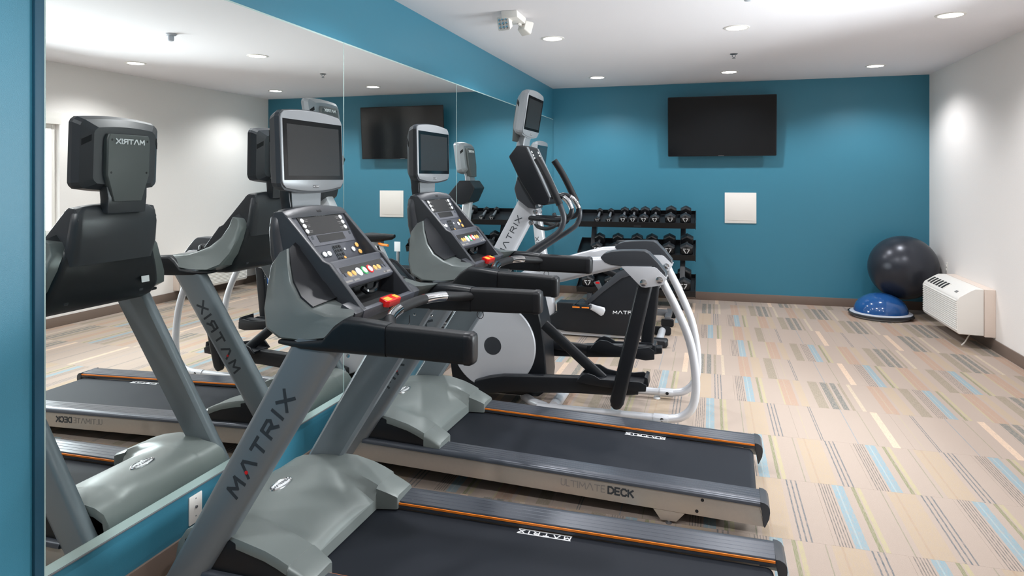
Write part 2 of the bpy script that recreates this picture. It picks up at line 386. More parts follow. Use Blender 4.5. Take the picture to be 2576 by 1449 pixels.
MB().prism([(-.13, 0), (.13, 0), (.115, -.05), (-.115, -.05)], -.07, .05, ax='x').build('housing', M_WHITE, t, bevel=.008)
def lamp_head(o, d):
    d = Vector(d).normalized(); u = d.cross(Vector((0, 0, 1))).normalized(); w = u.cross(d); o = Vector(o)
    h = MB().loft([rrect(o, u, w, .036, .036, .008), rrect(o + d * .055, u, w, .05, .05, .012), rrect(o + d * .064, u, w, .05, .05, .012)]).build('lamp_head', M_WHITE, t)
    g = MB()
    for a in range(-1, 2):
        for b in range(-1, 2): g.lathe([(.013, 0), (.011, .004), (.004, .006)], o + d * .064 + u * a * .028 + w * b * .028, d, 8)
    g.build('lamp_lens', M_CHROME, h)
lamp_head((-.05, -.02, -.062), (-.25, -.90, -.28)); lamp_head((.02, .115, -.058), (.45, .75, -.30))
MB().tube([(-.02, -.02, -.045), (-.05, -.02, -.065)], .012, 8).build('swivel', M_WHITE, t)
MB().tube([(0, .08, -.045), (.02, .115, -.062)], .012, 8).build('swivel', M_WHITE, t)

# ------------------------------------------------------------------ back wall: television, access panel, outlets
t = thing('television', (2.163, L, 1.81), 'black flat television mounted on the blue back wall', 'television')
u = Vector((1, 0, 0)); tilt = math.radians(4.5); wv = Vector((0, -math.sin(tilt), math.cos(tilt))); nv = Vector((0, -math.cos(tilt), -math.sin(tilt)))
cT = Vector((0, -.15, .37))
MB().loft([rrect(cT - nv * .045, u, wv, .50, .25, .02), rrect(cT - nv * .02, u, wv, .635, .365, .02), rrect(cT, u, wv, .642, .372, .012)]).build('tv_body', M_BLACK, t)
MB().loft([rrect(cT + nv * .0002, u, wv, .632, .362, .004), rrect(cT + nv * .003, u, wv, .632, .362, .004)]).build('display', M_GLOSS, t)
MB().loft([rrect(cT + nv * .003 - wv * .366, u, wv, .035, .0025, .001), rrect(cT + nv * .005 - wv * .366, u, wv, .035, .0025, .001)]).build('brand_strip', M_STEEL, t)
MB().box((-.22, -.112, .22), (.22, -.001, .52)).build('wall_mount', M_STEEL, t, bevel=.006)
t = thing('access_panel', (2.395, L, 1.166), 'square white access panel on the blue wall below the television', 'access panel')
MB().box((-.187, -.010, -.191), (.187, -.0005, .191)).build('panel_frame', M_WHITE, t, bevel=.003)
MB().box((-.152, -.0125, -.156), (.152, -.0101, .156)).build('panel_door', M_CREAM, t, bevel=.001)
def outlet(loc, rotz, label, jack=False, group='white wall plates'):
    t = thing('wall_outlet', loc, label, 'outlet', group, (0, 0, rotz))
    MB().box((-.036, -.006, -.058), (.036, -.0003, .058)).build('cover_plate', M_WHITE, t, bevel=.0025)
    for z in (() if jack else (-.02, .02)): MB().lathe([(.0165, 0), (.0165, .002), (.015, .0028)], (0, -.006, z), (0, -1, 0), 20).build('socket', M_CREAM, t)
    if jack: MB().lathe([(.0055, 0), (.0055, .006), (.003, .006)], (0, -.006, .008), (0, -1, 0), 12).build('cable_jack', M_STEEL, t)
    for z in ((-.03, .042) if jack else (0,)): MB().lathe([(.003, 0), (.0025, .001)], (0, -.006, z), (0, -1, 0), 10).build('screw', M_STEEL, t)
    return t
outlet((W, 8.30, .575), -math.pi / 2, 'white outlet plate on the off-white wall behind the air conditioner')
outlet((0, 2.315, .183), math.pi / 2, 'white cable plate below the mirror left of the near treadmill upright', True)
outlet((0, 2.60, .183), math.pi / 2, 'white wall plate below the mirror mostly hidden by the near treadmill upright', True)

# ------------------------------------------------------------------ wall air conditioner
t = thing('air_conditioner', (W, 7.515, .12), 'cream packaged air conditioner low on the off-white wall', 'air conditioner')
hy = .515
MB().box((-.085, -hy - .008, 0), (-.0005, hy + .008, .425)).build('wall_sleeve', M_SLEEVE, t, bevel=.004)
prof = [(-.088, .008), (-.088, .425), (-.155, .425), (-.195, .405), (-.285, .345), (-.297, .325), (-.297, .03), (-.285, .012)]
MB().prism(prof, -hy, hy).build('front_cover', M_CREAM, t, bevel=.008, seg=3)
for i in range(15):
    z = .045 + i * .0185
    MB().prism([(-.296, z), (-.306, z + .003), (-.306, z + .007), (-.296, z + .0165)], -hy + .012, hy - .012).build('louver', M_CREAM, t, bevel=.001, seg=1)
gd = Vector((-.09, 0, -.06)).normalized(); gn = Vector((-.06, 0, .09)).normalized(); g0 = Vector((-.195, 0, .405))
gs = MB(); gs.loft([[g0 + gd * a + gn * h + Vector((0, b, 0)) for a, b in ((.012, -.05), (.012, .46), (.098, .46), (.098, -.05))] for h in (-.004, .0015)])
gr = gs.build('air_grille', M_VOID, t, smooth=False)
for i in range(7):
    yy = -.05 + i * .085
    MB().loft([[g0 + gd * a + gn * h + Vector((0, yy + b + c, 0)) for a, b, c in ((.012, -.011, 0), (.012, .011, 0), (.055, .011, .008), (.098, .011, 0), (.098, -.011, 0), (.055, -.011, .008))] for h in (-.002, .005)]).build('vane', M_CREAM, gr)
MB().loft([[g0 + gd * a + gn * h + Vector((0, b, 0)) for a, b in ((.05, -.36), (.05, -.30), (.075, -.30), (.075, -.36))] for h in (-.001, .002)]).build('control_lid', M_DULL, t, smooth=False)
MB().tube(crom([(-.13, -.35, .004), (-.16, -.36, -.03), (-.20, -.40, -.075), (-.235, -.42, -.105)], 4), .006, 8).build('power_cord', M_CREAM, t)

# ------------------------------------------------------------------ balls in the corner
t = thing('balance_trainer', (3.85, 8.37, 0), 'blue half-dome balance trainer with pale rim on the carpet', 'balance trainer')
MB().lathe([(.285, 0), (.30, .012), (.315, .03), (.315, .048), (.30, .058), (.27, .06)], (0, 0, .002), seg=48).build('platform', M_RIM, t)
pr = [(.288, .058)] + [(.272 * math.cos(a), .060 + .205 * math.sin(a)) for a in (math.pi / 2 * i / 12 for i in range(0, 12))] + [(.012, .265)]
MB().lathe(pr, (0, 0, 0), seg=48).build('dome', M_DOME, t)
MB().lathe([(.316, .022), (.322, .028), (.322, .046), (.316, .052)], (0, 0, 0), seg=48).build('grey_band', M_CHARC, t)
for a in (150, -35):
    c, s_ = math.cos(math.radians(a)), math.sin(math.radians(a))
    MB().loft([rrect((.318 * c, .318 * s_, .036), (-s_, c, 0), (0, 0, 1), .05, .014, .006), rrect((.336 * c, .336 * s_, .036), (-s_, c, 0), (0, 0, 1), .04, .010, .006)]).build('grip_handle', M_BLACK, t)
t = thing('exercise_ball', (4.112, 8.546, .180), 'large graphite exercise ball in the corner behind the blue balance trainer', 'exercise ball')
pr = [(.355 * math.sin(a), .355 - .355 * math.cos(a)) for a in (math.pi * i / 40 for i in range(41))]
MB().lathe(pr, (0, 0, 0), seg=64).build('ball_skin', M_BALL, t)
MB().lathe([(.012, 0), (.012, .003), (.006, .005)], (.3545 * math.cos(2.2), .3545 * math.sin(2.2) * .9, .33), (math.cos(2.2), math.sin(2.2), 0), 12).build('valve_plug', M_PALE, t)

# ------------------------------------------------------------------ shared screen unit (dims in fit units times S)
def screen_unit(parent, o, lean, hm=None):
    """o: centre of the glass face; the face looks along +x, leaning by lean radians (top towards -x for positive)"""
    o = Vector(o); y = Vector((0, 1, 0)); up = Vector((-math.sin(lean), 0, math.cos(lean))); n = Vector((math.cos(lean), 0, math.sin(lean)))
    def outline(hw, zt, zb, bt, bb, d, r=.022):
        pts = []
        N = 8
        for j in range(N + 1):                          # top arc, from +y to -y
            a = hw - r - (2 * (hw - r)) * j / N; pts.append((a, zt + bt * (1 - (a / hw) ** 2)))
        pts += [(-hw + r * .3, zt - r * .4), (-hw, zt - r)]
        pts += [(-hw, zb + r), (-hw + r * .3, zb + r * .4)]
        for j in range(N + 1):
            a = -hw + r + (2 * (hw - r)) * j / N; pts.append((a, zb - bb * (1 - (a / hw) ** 2)))
        pts += [(hw - r * .3, zb + r * .4), (hw, zb + r), (hw, zt - r), (hw - r * .3, zt - r * .4)]
        return [o + y * a + up * b + n * d for a, b in pts]
    hs = MB().loft([outline(.165, .105, -.125, .012, .010, -.085), outline(.205, .135, -.145, .015, .016, -.055), outline(.216, .147, -.148, .016, .020, -.025), outline(.216, .147, -.148, .016, .020, -.006)]).build('screen_housing', hm or M_CHARC, parent, ang=18)
    MB().loft([outline(.212, .143, -.140, .016, .019, -.0062), outline(.212, .143, -.140, .016, .019, -.001), outline(.208, .140, -.137, .015, .018, .001)]).build('bezel', M_BEZEL, hs)
    MB().loft([[o + y * a + up * b + n * d for a, b in ((.203, .117), (-.203, .117), (-.203, -.115), (.203, -.115))] for d in (.0008, .0022)]).build('glass', M_GLOSS, hs, smooth=False)
    MB().loft([[o + y * a + up * b + n * d for a, b in ((.180, .098), (-.180, .098), (-.180, -.098), (.180, -.098))] for d in (.0020, .0026)]).build('display', M_SCREEN, hs, smooth=False)
    MB().loft([rrect(o + n * d - up * .140, y, up, .019, .005, .002) for d in (.0008, .0022)]).build('badge', M_GLOSS, hs)
    MB().text('MATRIX', o + n * .0022 - up * .1425, y, up, .005, .2, .35, .0006, center=True).build('badge_lettering', M_PALE, hs, smooth=False)
    # back
    bk = MB().loft([[o + y * a + up * b - n * d for a, b in ((.105 * k, .085), (-.105 * k, .085), (-.115 * k, .06), (-.115 * k, -.09), (-.075 * k, -.205), (.075 * k, -.205), (.115 * k, -.09), (.115 * k, .06))] for d, k in ((.06, 1.04), (.100, 1.0), (.106, .96))]).build('back_panel', M_BACK, parent, bevel=.003)
    MB().text('MATRIX', o - n * .106 + up * .045, -y, up, .020, .26, .34, .002, center=True).build('back_lettering', M_PALE, bk, smooth=False)
    for a in (-.095, .095):
        for b in (.06, -.08): MB().lathe([(.005, 0), (.005, .002)], o - n * .1045 + y * a + up * b, -n, 10).build('screw', M_BLACK, bk)
    for sgn in (-1, 1):
        MB().loft([[o + y * (sgn * (a + e * .6)) + up * b - n * (d + e * .8) for a, b, d in ((.172, .078, .0797), (.201, .056, .0580), (.201, .030, .0580), (.172, .052, .0797))] for e in (-.002, .0025)]).build('vent_slot', M_VOID, hs, smooth=False)
    return hs

# ------------------------------------------------------------------ treadmill (fit units, pivot foot at x = -.34)
def treadmill():
    t = thing('treadmill', (0, 0, 0), '', 'treadmill', 'treadmills facing the mirror')
    B = lambda: MB(off=(.34, 0, 0), k=S)
    bv = lambda o: o * S
    # deck
    B().box((-1.90, -.245, .060), (-.03, .245, .112)).build('deck_board', M_VOID, t, smooth=False)
    pf = [(-1.62, .1125), (-1.62, .117), (-.03, .117)] + [(-.03 + .024 * math.sin(a), .093 + .024 * math.cos(a)) for a in (math.pi * i / 10 for i in range(1, 11))] + [(-.06, .069), (-.06, .0735)] + [(-.03 + .020 * math.sin(a), .093 + .0195 * math.cos(a)) for a in (math.pi * i / 10 for i in range(10, -1, -1))]
    belt = B().prism(pf, -.238, .238).build('belt', M_BELT, t)
    B().text('MATRIX', (-.671, .228, .1171), (-1, 0, 0), (0, -1, 0), .0175, .24, .95, .0008, bars=True).build('belt_lettering', M_PALE, belt, smooth=False)
    for s in (-1, 1):
        prf = [(.240, .121), (.240, .138), (.246, .1455)]
        for g in (.268, .290, .312, .333): prf += [(g - .0016, .1455 + (g - .246) * .045), (g, .1435 + (g - .246) * .045), (g + .0016, .1455 + (g - .246) * .045)]
        prf += [(.346, .1495), (.358, .146), (.3645, .138), (.3655, .130), (.361, .1275), (.30, .1275), (.30, .121)]
        rail = B().loft([[(x, s * a, b) for a, b in prf] for x in (-1.72, 0.0)]).build('side_rail', M_RAIL, t, ang=40)
        B().box((-1.36, min(s * .2375, s * .2415), .1335), (-.001, max(s * .2375, s * .2415), .1405)).build('orange_stripe', M_ORANGE, rail, smooth=False)
        cap = [[(-.0005, .1285), (-.0005, .1485), (.014, .147), (.027, .140), (.034, .128), (.0355, .112), (.033, .088), (.019, .0535), (.0145, .0535), (.0025, .118)]]
        B().prism(cap[0], s * .236, s * .3665).build('end_cap', M_CHARC, t, bevel=bv(.004), seg=3)
        B().prism([(-.05, .1175), (-.05, .124), (0, .134), (0, .121)], s * .2375, s * .252).build('belt_guide', M_CHARC, t, bevel=bv(.001))
        sp = B().prism([(-1.78, .0515), (.0145, .0525), (-.0015, .128), (-1.78, .128)], s * .345, s * .3595).build('side_panel', M_SIDE, t, bevel=bv(.0015))
        for x, z in ((-.213, .117), (-.233, .070)): B().lathe([(.0065, -.0005), (.0065, .001), (.005, .0012)], (x, s * .3595, z), (0, s, 0), 16).build('bolt_hole', M_VOID, sp)
        fb = B().prism([(-.402, .0515), (-.278, .0515), (-.311, .013), (-.371, .011)], s * .346, s * .358).build('foot_bracket', M_SIDE, t, bevel=bv(.001))
        B().lathe([(.012, 0), (.012, .004), (.005, .006), (.005, .016)], (-.34, s * .352, 0), seg=14).build('leveling_foot', M_STEEL, t)
        if s < 0:
            dl_ = B(); rg, up_ = Vector((1, 0, -.012)), Vector((0, 0, 1))
            dl_.text('ULTIMATE', (-.781, -.3597, .086), rg, up_, .0265, .11, .26, .0006, ws=.79).build('panel_lettering', M_DULL, sp, smooth=False)
            B().text('DECK', (-.583, -.3597, .0835), rg, up_, .0265, .26, .30, .0006, ws=.93).build('panel_lettering', M_INK, sp, smooth=False)
        # uprights
        def ring(z, d=0):
            xf, xr = -1.621 + (z - .516) * .605, -1.452 + (z - .532) * .643
            yo, yi = .363, .306
            q = [(xf + .022, yo), (xr - .030, yo), (xr - .010, yo - .006), (xr, yo - .018), (xr, yi + .012), (xr - .012, yi), (xf + .012, yi), (xf, yi + .010), (xf - .002, yi + .026), (xf + .001, yo - .018), (xf + .008, yo - .006)]
            return [(a, s * b, z) for a, b in q]
        um = B().loft([ring(.045), ring(.30), ring(.60), ring(.90)]).build('upright', M_GREY, t, ang=40)
        rg = Vector((.241, 0, .38)).normalized(); up_ = Vector((-rg.z, 0, rg.x)) if s < 0 else Vector((rg.z, 0, -rg.x))
        o0 = Vector((-1.5025, s * .3632, .570)) - up_ * .0215
        for ci in range(6): B().text('MATRIX', o0, rg, up_, .043, .235, .60, .0006, center=True, only=ci).build('letter', M_INK, um, smooth=False)
        B().lathe([(.0058, 0), (.0058, .0016)], Vector((-1.552, s * .3632, .479)), (0, s, 0), 14).build('red_dot', M_RED, um)
        for dx in (-.02, .03): B().lathe([(.006, 0), (.005, .003), (.002, .004)], (-1.243 + dx * .4 - .035 + dx, s * .306, .845), (0, -s, 0), 12).build('upright_bolt', M_CHROME, um)
        # arm cover, grip
        def arm_ring(x, zb, zt, yc, hw, r=.016): return rrect((x, s * yc, (zb + zt) / 2), (0, 1, 0), (0, 0, 1), hw, (zt - zb) / 2, r)
        ac = B().loft([arm_ring(-1.445, .876, .889, .325, .030), arm_ring(-1.36, .869, .893, .333, .036), arm_ring(-1.285, .867, .905, .336, .036), arm_ring(-1.250, .866, .945, .336, .034), arm_ring(-1.218, .866, .9665, .336, .033), arm_ring(-1.15, .866, .9645, .338, .032), arm_ring(-1.079, .866, .9585, .341, .032)]).build('arm_cover', M_BLACK, t, ang=50)
        hb = B().loft([arm_ring(-1.078, .8675, .9565, .341, .0295, .014), arm_ring(-.95, .8675, .956, .350, .0285, .014), arm_ring(-.836, .868, .954, .359, .0275, .014)]).build('handlebar', M_BLACKR, t, ang=50)
        B().loft([arm_ring(-.8365, .8665, .9555, .359, .029, .015), arm_ring(-.822, .8665, .9555, .360, .029, .015), arm_ring(-.812, .871, .951, .3605, .025, .015), arm_ring(-.809, .879, .943, .361, .018, .014)]).build('grip_cap', M_BLACK, hb, ang=50)
        if s > 0: B().tube([(-1.05 + .013 * math.sin(a), .345, .853 + .015 * math.cos(a)) for a in (2 * math.pi * i / 14 for i in range(15))], .0014, 6).build('cord_loop', M_BLACK, hb)
        # side cowl
        def q(Ao, Bo, Bi, Ai):
            P = [Vector((p[0], s * abs(p[1]), p[2])) for p in (Ao, Bo, Bi, Ai)]
            out = []
            for i in range(4):
                p, n_ = P[i], P[(i + 1) % 4]
                for f in (.06, .35, .65, .94): out.append(p.lerp(n_, f))
            return out
        secs = [((-1.527, .236, 1.137), (-1.497, .238, 1.150), (-1.496, .178, 1.152), (-1.531, .178, 1.139)),
                ((-1.553, .246, 1.096), (-1.484, .250, 1.104), (-1.486, .178, 1.112), (-1.556, .178, 1.096)),
                ((-1.550, .268, 1.040), (-1.455, .276, 1.048), (-1.458, .180, 1.058), (-1.556, .18, 1.040)),
                ((-1.535, .308, .970), (-1.408, .304, 1.006), (-1.412, .182, 1.016), (-1.545, .18, .965)),
                ((-1.505, .340, .918), (-1.346, .330, .981), (-1.352, .186, .988), (-1.515, .20, .905)),
                ((-1.445, .358, .894), (-1.290, .333, .968), (-1.300, .20, .972), (-1.445, .25, .885)),
                ((-1.36, .365, .893), (-1.245, .334, .967), (-1.250, .24, .968), (-1.36, .28, .885)),
                ((-1.285, .367, .905), (-1.216, .336, .968), (-1.219, .300, .968), (-1.285, .300, .90))]
        cw = B().loft([q(*x) for x in secs]).build('side_cowl', M_COWL, t, ang=38)
        # dark scoop between cowl and console
        sc_ = [[(-1.496, .226, 1.147), (-1.505, .165, 1.170)], [(-1.482, .240, 1.104), (-1.480, .165, 1.150)], [(-1.452, .266, 1.050), (-1.43, .165, 1.095)], [(-1.405, .294, 1.008), (-1.385, .165, 1.040)], [(-1.348, .318, .984), (-1.345, .165, .992)]]
        m2 = B(); A_ = [[m2.v((p[0], s * p[1], p[2] + .004)) for p in r] for r in sc_]; C_ = [[m2.v((p[0] - .03, s * p[1], p[2] - .03)) for p in r] for r in sc_]
        for i in range(4):
            m2.face([A_[i][0], A_[i][1], A_[i + 1][1], A_[i + 1][0]]); m2.face([C_[i][0], C_[i][1], C_[i + 1][1], C_[i + 1][0]])
            m2.face([A_[i][0], A_[i + 1][0], C_[i + 1][0], C_[i][0]]); m2.face([A_[i][1], A_[i + 1][1], C_[i + 1][1], C_[i][1]])
        m2.face([A_[0][0], A_[0][1], C_[0][1], C_[0][0]]); m2.face([A_[4][0], A_[4][1], C_[4][1], C_[4][0]])
        m2.build('cowl_scoop', M_BLACK, cw, ang=60)
        # motor cover skirt
        B().prism([(-1.70, .129), (-1.70, .238), (-1.634, .248), (-1.487, .224), (-1.40, .188), (-1.348, .152), (-1.348, .129)], s * .330, s * .345).build('cover_skirt', M_BLACK, t, bevel=bv(.002))
    # motor cover
    XS = [(-1.878, .055, .055), (-1.880, .13, .13), (-1.868, .185, .185), (-1.838, .232, .228), (-1.80, .252, .245), (-1.74, .262, .254), (-1.66, .260, .258), (-1.58, .240, .253), (-1.50, .205, .237), (-1.455, .180, .222), (-1.417, .157, .206)]
    YS = (-.349, -.343, -.30, -.25, -.218, -.203, -.188, -.10, 0, .10, .188, .203, .218, .25, .30, .343, .349)
    def cover_ring(x, zc, zs):
        top = []
        f = min(1, max(0, (x + 1.70) / .06)); f = f * f * (3 - 2 * f); ks = (.302 + (.349 - .302) * f) / .349
        for y in YS:
            a = abs(y); w_ = min(1, max(0, (a - .188) / .03)); w_ = w_ * w_ * (3 - 2 * w_)
            z = zc * (1 - w_) + zs * w_ - (.012 if a > .345 else 0)
            xx = x - (.018 * (1 - (y / .2) ** 2) if (x > -1.42 and a < .2) else 0)
            top.append((xx, y * ks, z))
        ze = .05 if x < -1.865 else max(.1275, zs - .028)
        ze = min(ze, zs - .005); zi = min(.121, ze)
        return [(x, -.349 * ks, ze)] + top + [(x, .349 * ks, ze), (x, .325 * ks, ze), (x, .215 * ks, zi), (x, -.215 * ks, zi), (x, -.325 * ks, ze)]
    mc = B().loft([cover_ring(*x) for x in XS]).build('motor_cover', M_COVER, t, ang=38)
    for s in (-1, 1):
        def sh(x, zt, yi, zi): return [(x, s * yi, .122), (x, s * yi, zi - .006), (x, s * (yi + .012), zi), (x, s * .33, zt), (x, s * .343, zt - .006), (x, s * .349, zt - .016), (x, s * .349, .128)]
        B().loft([sh(-1.4185, .206, .205, .204), sh(-1.38, .190, .214, .190), sh(-1.346, .174, .222, .176), sh(-1.340, .169, .226, .171)]).build('cover_shoulder', M_COVER, mc, ang=38)
    nrm = Vector((-.02, 0, 1)).normalized()
    B().lathe([(.055, -.006), (.058, .004), (.056, .008), (.050, .009), (.047, .006), (.001, .0065)], (-1.700, .012, .257), nrm, 36, sx=.44, sy=1.0, ref=(1, 0, 0)).build('oval_badge', M_CHROME, mc)
    B().lathe([(.0465, 0), (.0465, .0012)], (-1.700, .012, .2632), nrm, 36, sx=.42, sy=1.0, ref=(1, 0, 0)).build('badge_face', M_PALE, mc)
    B().text('MATRIX', (-1.6945, .012, .2645), (0, 1, 0), (-1, 0, 0), .0115, .2, .32, .0005, center=True).build('badge_lettering', M_INK, mc, smooth=False)
    # base
    B().box((-1.885, -.362, .022), (-1.66, .362, .050)).build('base_frame', M_BLACK, t, bevel=bv(.004))
    for y in (-.24, .24):
        B().prism([(-1.47, .060), (-1.40, .060), (-1.41, .022), (-1.46, .022)], y - .02, y + .02).build('lift_bracket', M_SIDE, t, bevel=bv(.002))
    for y in (-.30, .30):
        B().lathe([(.024, -.018), (.026, -.012), (.026, .012), (.024, .018)], (-1.865, y, .026), (0, 1, 0), 20).build('front_wheel', M_BLACKR, t)
    # console
    prof = [(-1.602, 1.225), (-1.585, 1.262), (-1.556, 1.262), (-1.5455, 1.2575), (-1.441, 1.088), (-1.392, 1.103), (-1.3825, 1.100), (-1.3745, 1.0845), (-1.3255, 1.0295), (-1.332, 1.018), (-1.375, 1.003), (-1.380, .962), (-1.290, .948), (-1.270, .950), (-1.262, .962), (-1.254, .956), (-1.262, .930), (-1.30, .912), (-1.40, .905), (-1.53, .905), (-1.56, 1.05)]
    cs = B().prism(prof, -.166, .166).build('console', M_PANEL, t, bevel=bv(.002))
    for s in (-1, 1):
        ck = [(-1.604, 1.22), (-1.584, 1.264), (-1.548, 1.262), (-1.40, 1.108), (-1.375, 1.098), (-1.262, .968), (-1.250, .957), (-1.258, .928), (-1.30, .908), (-1.40, .903), (-1.535, .903), (-1.565, 1.05)]
        B().prism(ck, s * .164, s * .186).build('console_frame', M_CHARC, t, bevel=bv(.005), seg=3)
        B().prism([(-1.30, .985), (-1.262, .966), (-1.250, .955), (-1.262, .925), (-1.33, .91)], s * .180, s * .236).build('frame_foot', M_CHARC, t, bevel=bv(.006))
    B().loft([[(-1.283, y, .9505), (-1.265, y, .9625), (-1.248, y, .957), (-1.256, y, .926), (-1.29, y, .915)] for y in (-.186, -.10, 0, .10, .186)]).build('tray_lip', M_PANEL, cs, bevel=bv(.003))
    # arched top with camera recess
    cap_pts = []
    for j in range(9):
        y = -.184 + .368 * j / 8; b_ = .013 * (1 - (y / .184) ** 2)
        cap_pts.append([(-1.600, y, 1.235), (-1.590, y, 1.262 + b_), (-1.556, y, 1.266 + b_), (-1.536, y, 1.252 + b_ * .6), (-1.530, y, 1.243), (-1.56, y, 1.235)])
    cc = B().loft(cap_pts).build('console_cap', M_CHARC, t, bevel=bv(.003))
    B().loft([rrect(Vector((-1.543, .003, 1.2635)) + Vector((.66, 0, .75)) * d, (0, 1, 0), (.75, 0, -.66), .014, .011, .002) for d in (-.004, .002)]).build('socket', M_VOID, cc)
    # panel furniture in (y, s) on the upper plane
    def on(pl, y, s_, d=0.0):
        (x0, z0), (x1, z1) = pl; ln = math.hypot(x1 - x0, z1 - z0); n = Vector((-(z1 - z0) / ln, 0, (x1 - x0) / ln))
        return Vector((x0 + (x1 - x0) * s_, y, z0 + (z1 - z0) * s_)) + n * d
    UP = ((-1.545, 1.258), (-1.44, 1.088)); LP = ((-1.374, 1.084), (-1.325, 1.029))
    def quad(pl, pts, d0, d1): return [[on(pl, y, s_, d) for y, s_ in pts] for d in (d0, d1)]
    def frame_of(pl):
        (x0, z0), (x1, z1) = pl; ln = math.hypot(x1 - x0, z1 - z0)
        return Vector((0, 1, 0)), Vector((-(x1 - x0) / ln, 0, -(z1 - z0) / ln)), Vector((-(z1 - z0) / ln, 0, (x1 - x0) / ln))
    ry, ru, rn = frame_of(UP); ly, lu, ln_ = frame_of(LP)
    arc = [(.135 - .27 * j / 8, .075 - .03 * (1 - ((.135 - .27 * j / 8) / .135) ** 2)) for j in range(9)]
    B().loft(quad(UP, arc + [(-.122, .45), (.143, .45)], -.001, .0018)).build('main_display', M_SCREEN, cs, smooth=False)
    B().loft(quad(UP, [(.150, .452), (-.125, .452), (-.118, .66), (.147, .66)], -.001, .0012)).build('label_strip', M_PANEL2, cs, smooth=False)
    B().loft(quad(UP, [(.090, .468), (-.077, .468), (-.075, .605), (.090, .605)], .001, .0024)).build('lower_display', M_SCREEN, cs, smooth=False)
    B().text('MATRIX', on(UP, .003, .10, .0018), ry, ru, .0075, .22, .4, .0004, center=True).build('display_lettering', M_PALE, cs, smooth=False)
    def btn(pl, fr, y, s_, ry_, rx_, m, d=.0035, name='button', base=.001):
        b = B().lathe([(1, 0), (1, d * .6), (.8, d), (.01, d)], on(pl, y, s_, base), fr[2], 16, sx=ry_, sy=rx_, ref=fr[0]); return b.build(name, m, cs)
    FU, FL = (ry, ru, rn), (ly, lu, ln_)
    for i in range(3):
        for y in (-.115, .126):
            btn(UP, FU, y, .163 + i * .104, .0095, .0085, M_BTNW)
            yy = y + (.022 if y < 0 else -.022)
            B().loft(quad(UP, [(yy - .012, .150 + i * .104), (yy + .012, .150 + i * .104), (yy + .012, .157 + i * .104), (yy - .012, .157 + i * .104)], .0016, .0022)).loft(quad(UP, [(yy - .008, .180 + i * .104), (yy + .008, .180 + i * .104), (yy + .008, .188 + i * .104), (yy - .008, .188 + i * .104)], .0016, .0022)).build('caption', M_DULL, cs, smooth=False)
    B().loft([rrect(on(UP, -.071, .835, d), ry, ru, .030, .0115, .010) for d in (-.001, .0015)]).build('key_pad', M_INK, cs)
    for y in (-.085, -.057): btn(UP, FU, y, .835, .0115, .0095, M_BTNW)
    B().loft([rrect(on(UP, .008, .848, d), ry, ru, .026, .030, .006) for d in (-.001, .0012)]).build('number_pad', M_INK, cs)
    for r_ in range(4):
        for c_ in range(3):
            m_ = M_BTNO if (r_ == 3 and c_ == 2) else M_BLACK
            btn(UP, FU, -.008 + c_ * .016, .735 + r_ * .076, .0066, .0062, m_, .0025)
    for y, s_ in ((.137, .766), (.102, .834), (.138, .906)): btn(UP, FU, y, s_, .0105, .0095, M_BTNO if y > .11 else M_BTNW)
    B().loft([rrect(on(UP, .050, .80, d), ry, ru, .005, .004, .001) for d in (0, .0012)]).build('indicator', M_PALE, cs)
    for y in (-.104, .1345): B().loft([rrect(on(UP, y, .50, d), ry, ru, .006, .006, .001) for d in (.0008, .0018)]).build('icon', M_INK, cs)
    for pts in ([(-.155, 1.0), (-.02, 1.0), (-.02, .985), (-.155, .985)], [(.04, 1.0), (.15, 1.0), (.15, .985), (.04, .985)]): B().loft(quad(UP, pts, 0, .001)).build('printed_line', M_DULL, cs, smooth=False)
    # lower panel
    B().loft(quad(LP, [(.168, .06), (-.168, .06), (-.175, .97), (.160, .97)], -.001, .001)).build('lower_panel', M_PANEL2, cs, smooth=False)
    B().loft(quad(LP, [(.143, .08), (-.138, .08), (-.143, .42), (.143, .42)], .0008, .002)).build('status_display', M_SCREEN, cs, smooth=False)
    for y, m_, rm in ((-.045, M_BTNW, M_PALE), (-.008, M_BTNW, M_BTNG), (.030, M_BTNW, M_RED)):
        B().lathe([(1, 0), (1, .002), (.7, .0025)], on(LP, y, .50, .001), ln_, 20, sx=.0165, sy=.017, ref=ly).build('button_ring', rm, cs)
        btn(LP, FL, y, .50, .0115, .012, m_, .004, base=.002)
    for y0_ in (-.0925, .079): B().loft([rrect(on(LP, y0_, .50, d), ly, lu, .028, .0135, .012) for d in (0, .0016)]).build('key_pad', M_DULL, cs)
    for y in (-.107, -.079, .066, .092): btn(LP, FL, y, .50, .0105, .0105, M_BTNO)
    for y in (-.155, -.131, .120, .140): btn(LP, FL, y, .50, .007, .0075, M_PANEL, .003)
    for a, b_, m_ in ((-.165, -.115, M_DULL), (-.105, -.07, M_DULL), (.10, .125, M_DULL), (.11, .15, M_DULL)): B().loft(quad(LP, [(a, .80), (b_, .80), (b_, .90), (a, .90)], .0008, .0016)).build('caption', m_, cs, smooth=False)
    B().prism([(-1.334, 1.0175), (-1.3755, 1.0025), (-1.3805, .9615), (-1.291, .9478), (-1.2905, .9500), (-1.3775, .9640), (-1.3730, 1.0005), (-1.334, 1.0150)], -.160, .160).build('tray_liner', M_VOID, cs, smooth=False)
    B().tube(crom([(-1.345, -.03, 1.000), (-1.335, -.01, .985), (-1.335, .04, .985), (-1.345, .07, 1.0)], 4), .010, 8).build('tray_clip', M_GLOSS, cs)
    B().box((-1.36, -.125, .9575), (-1.30, -.118, .962)).build('cord_end', M_RED, cs, smooth=False)
    # safety key on the lip
    kz = Vector((.28, 0, .96)).normalized(); kx = Vector((.96, 0, -.28)); o_ = Vector((-1.254, -.010, .960))
    hexy = [(-.052, -.014), (-.040, .016), (.042, .016), (.054, -.012), (.042, -.024), (-.040, -.024)]
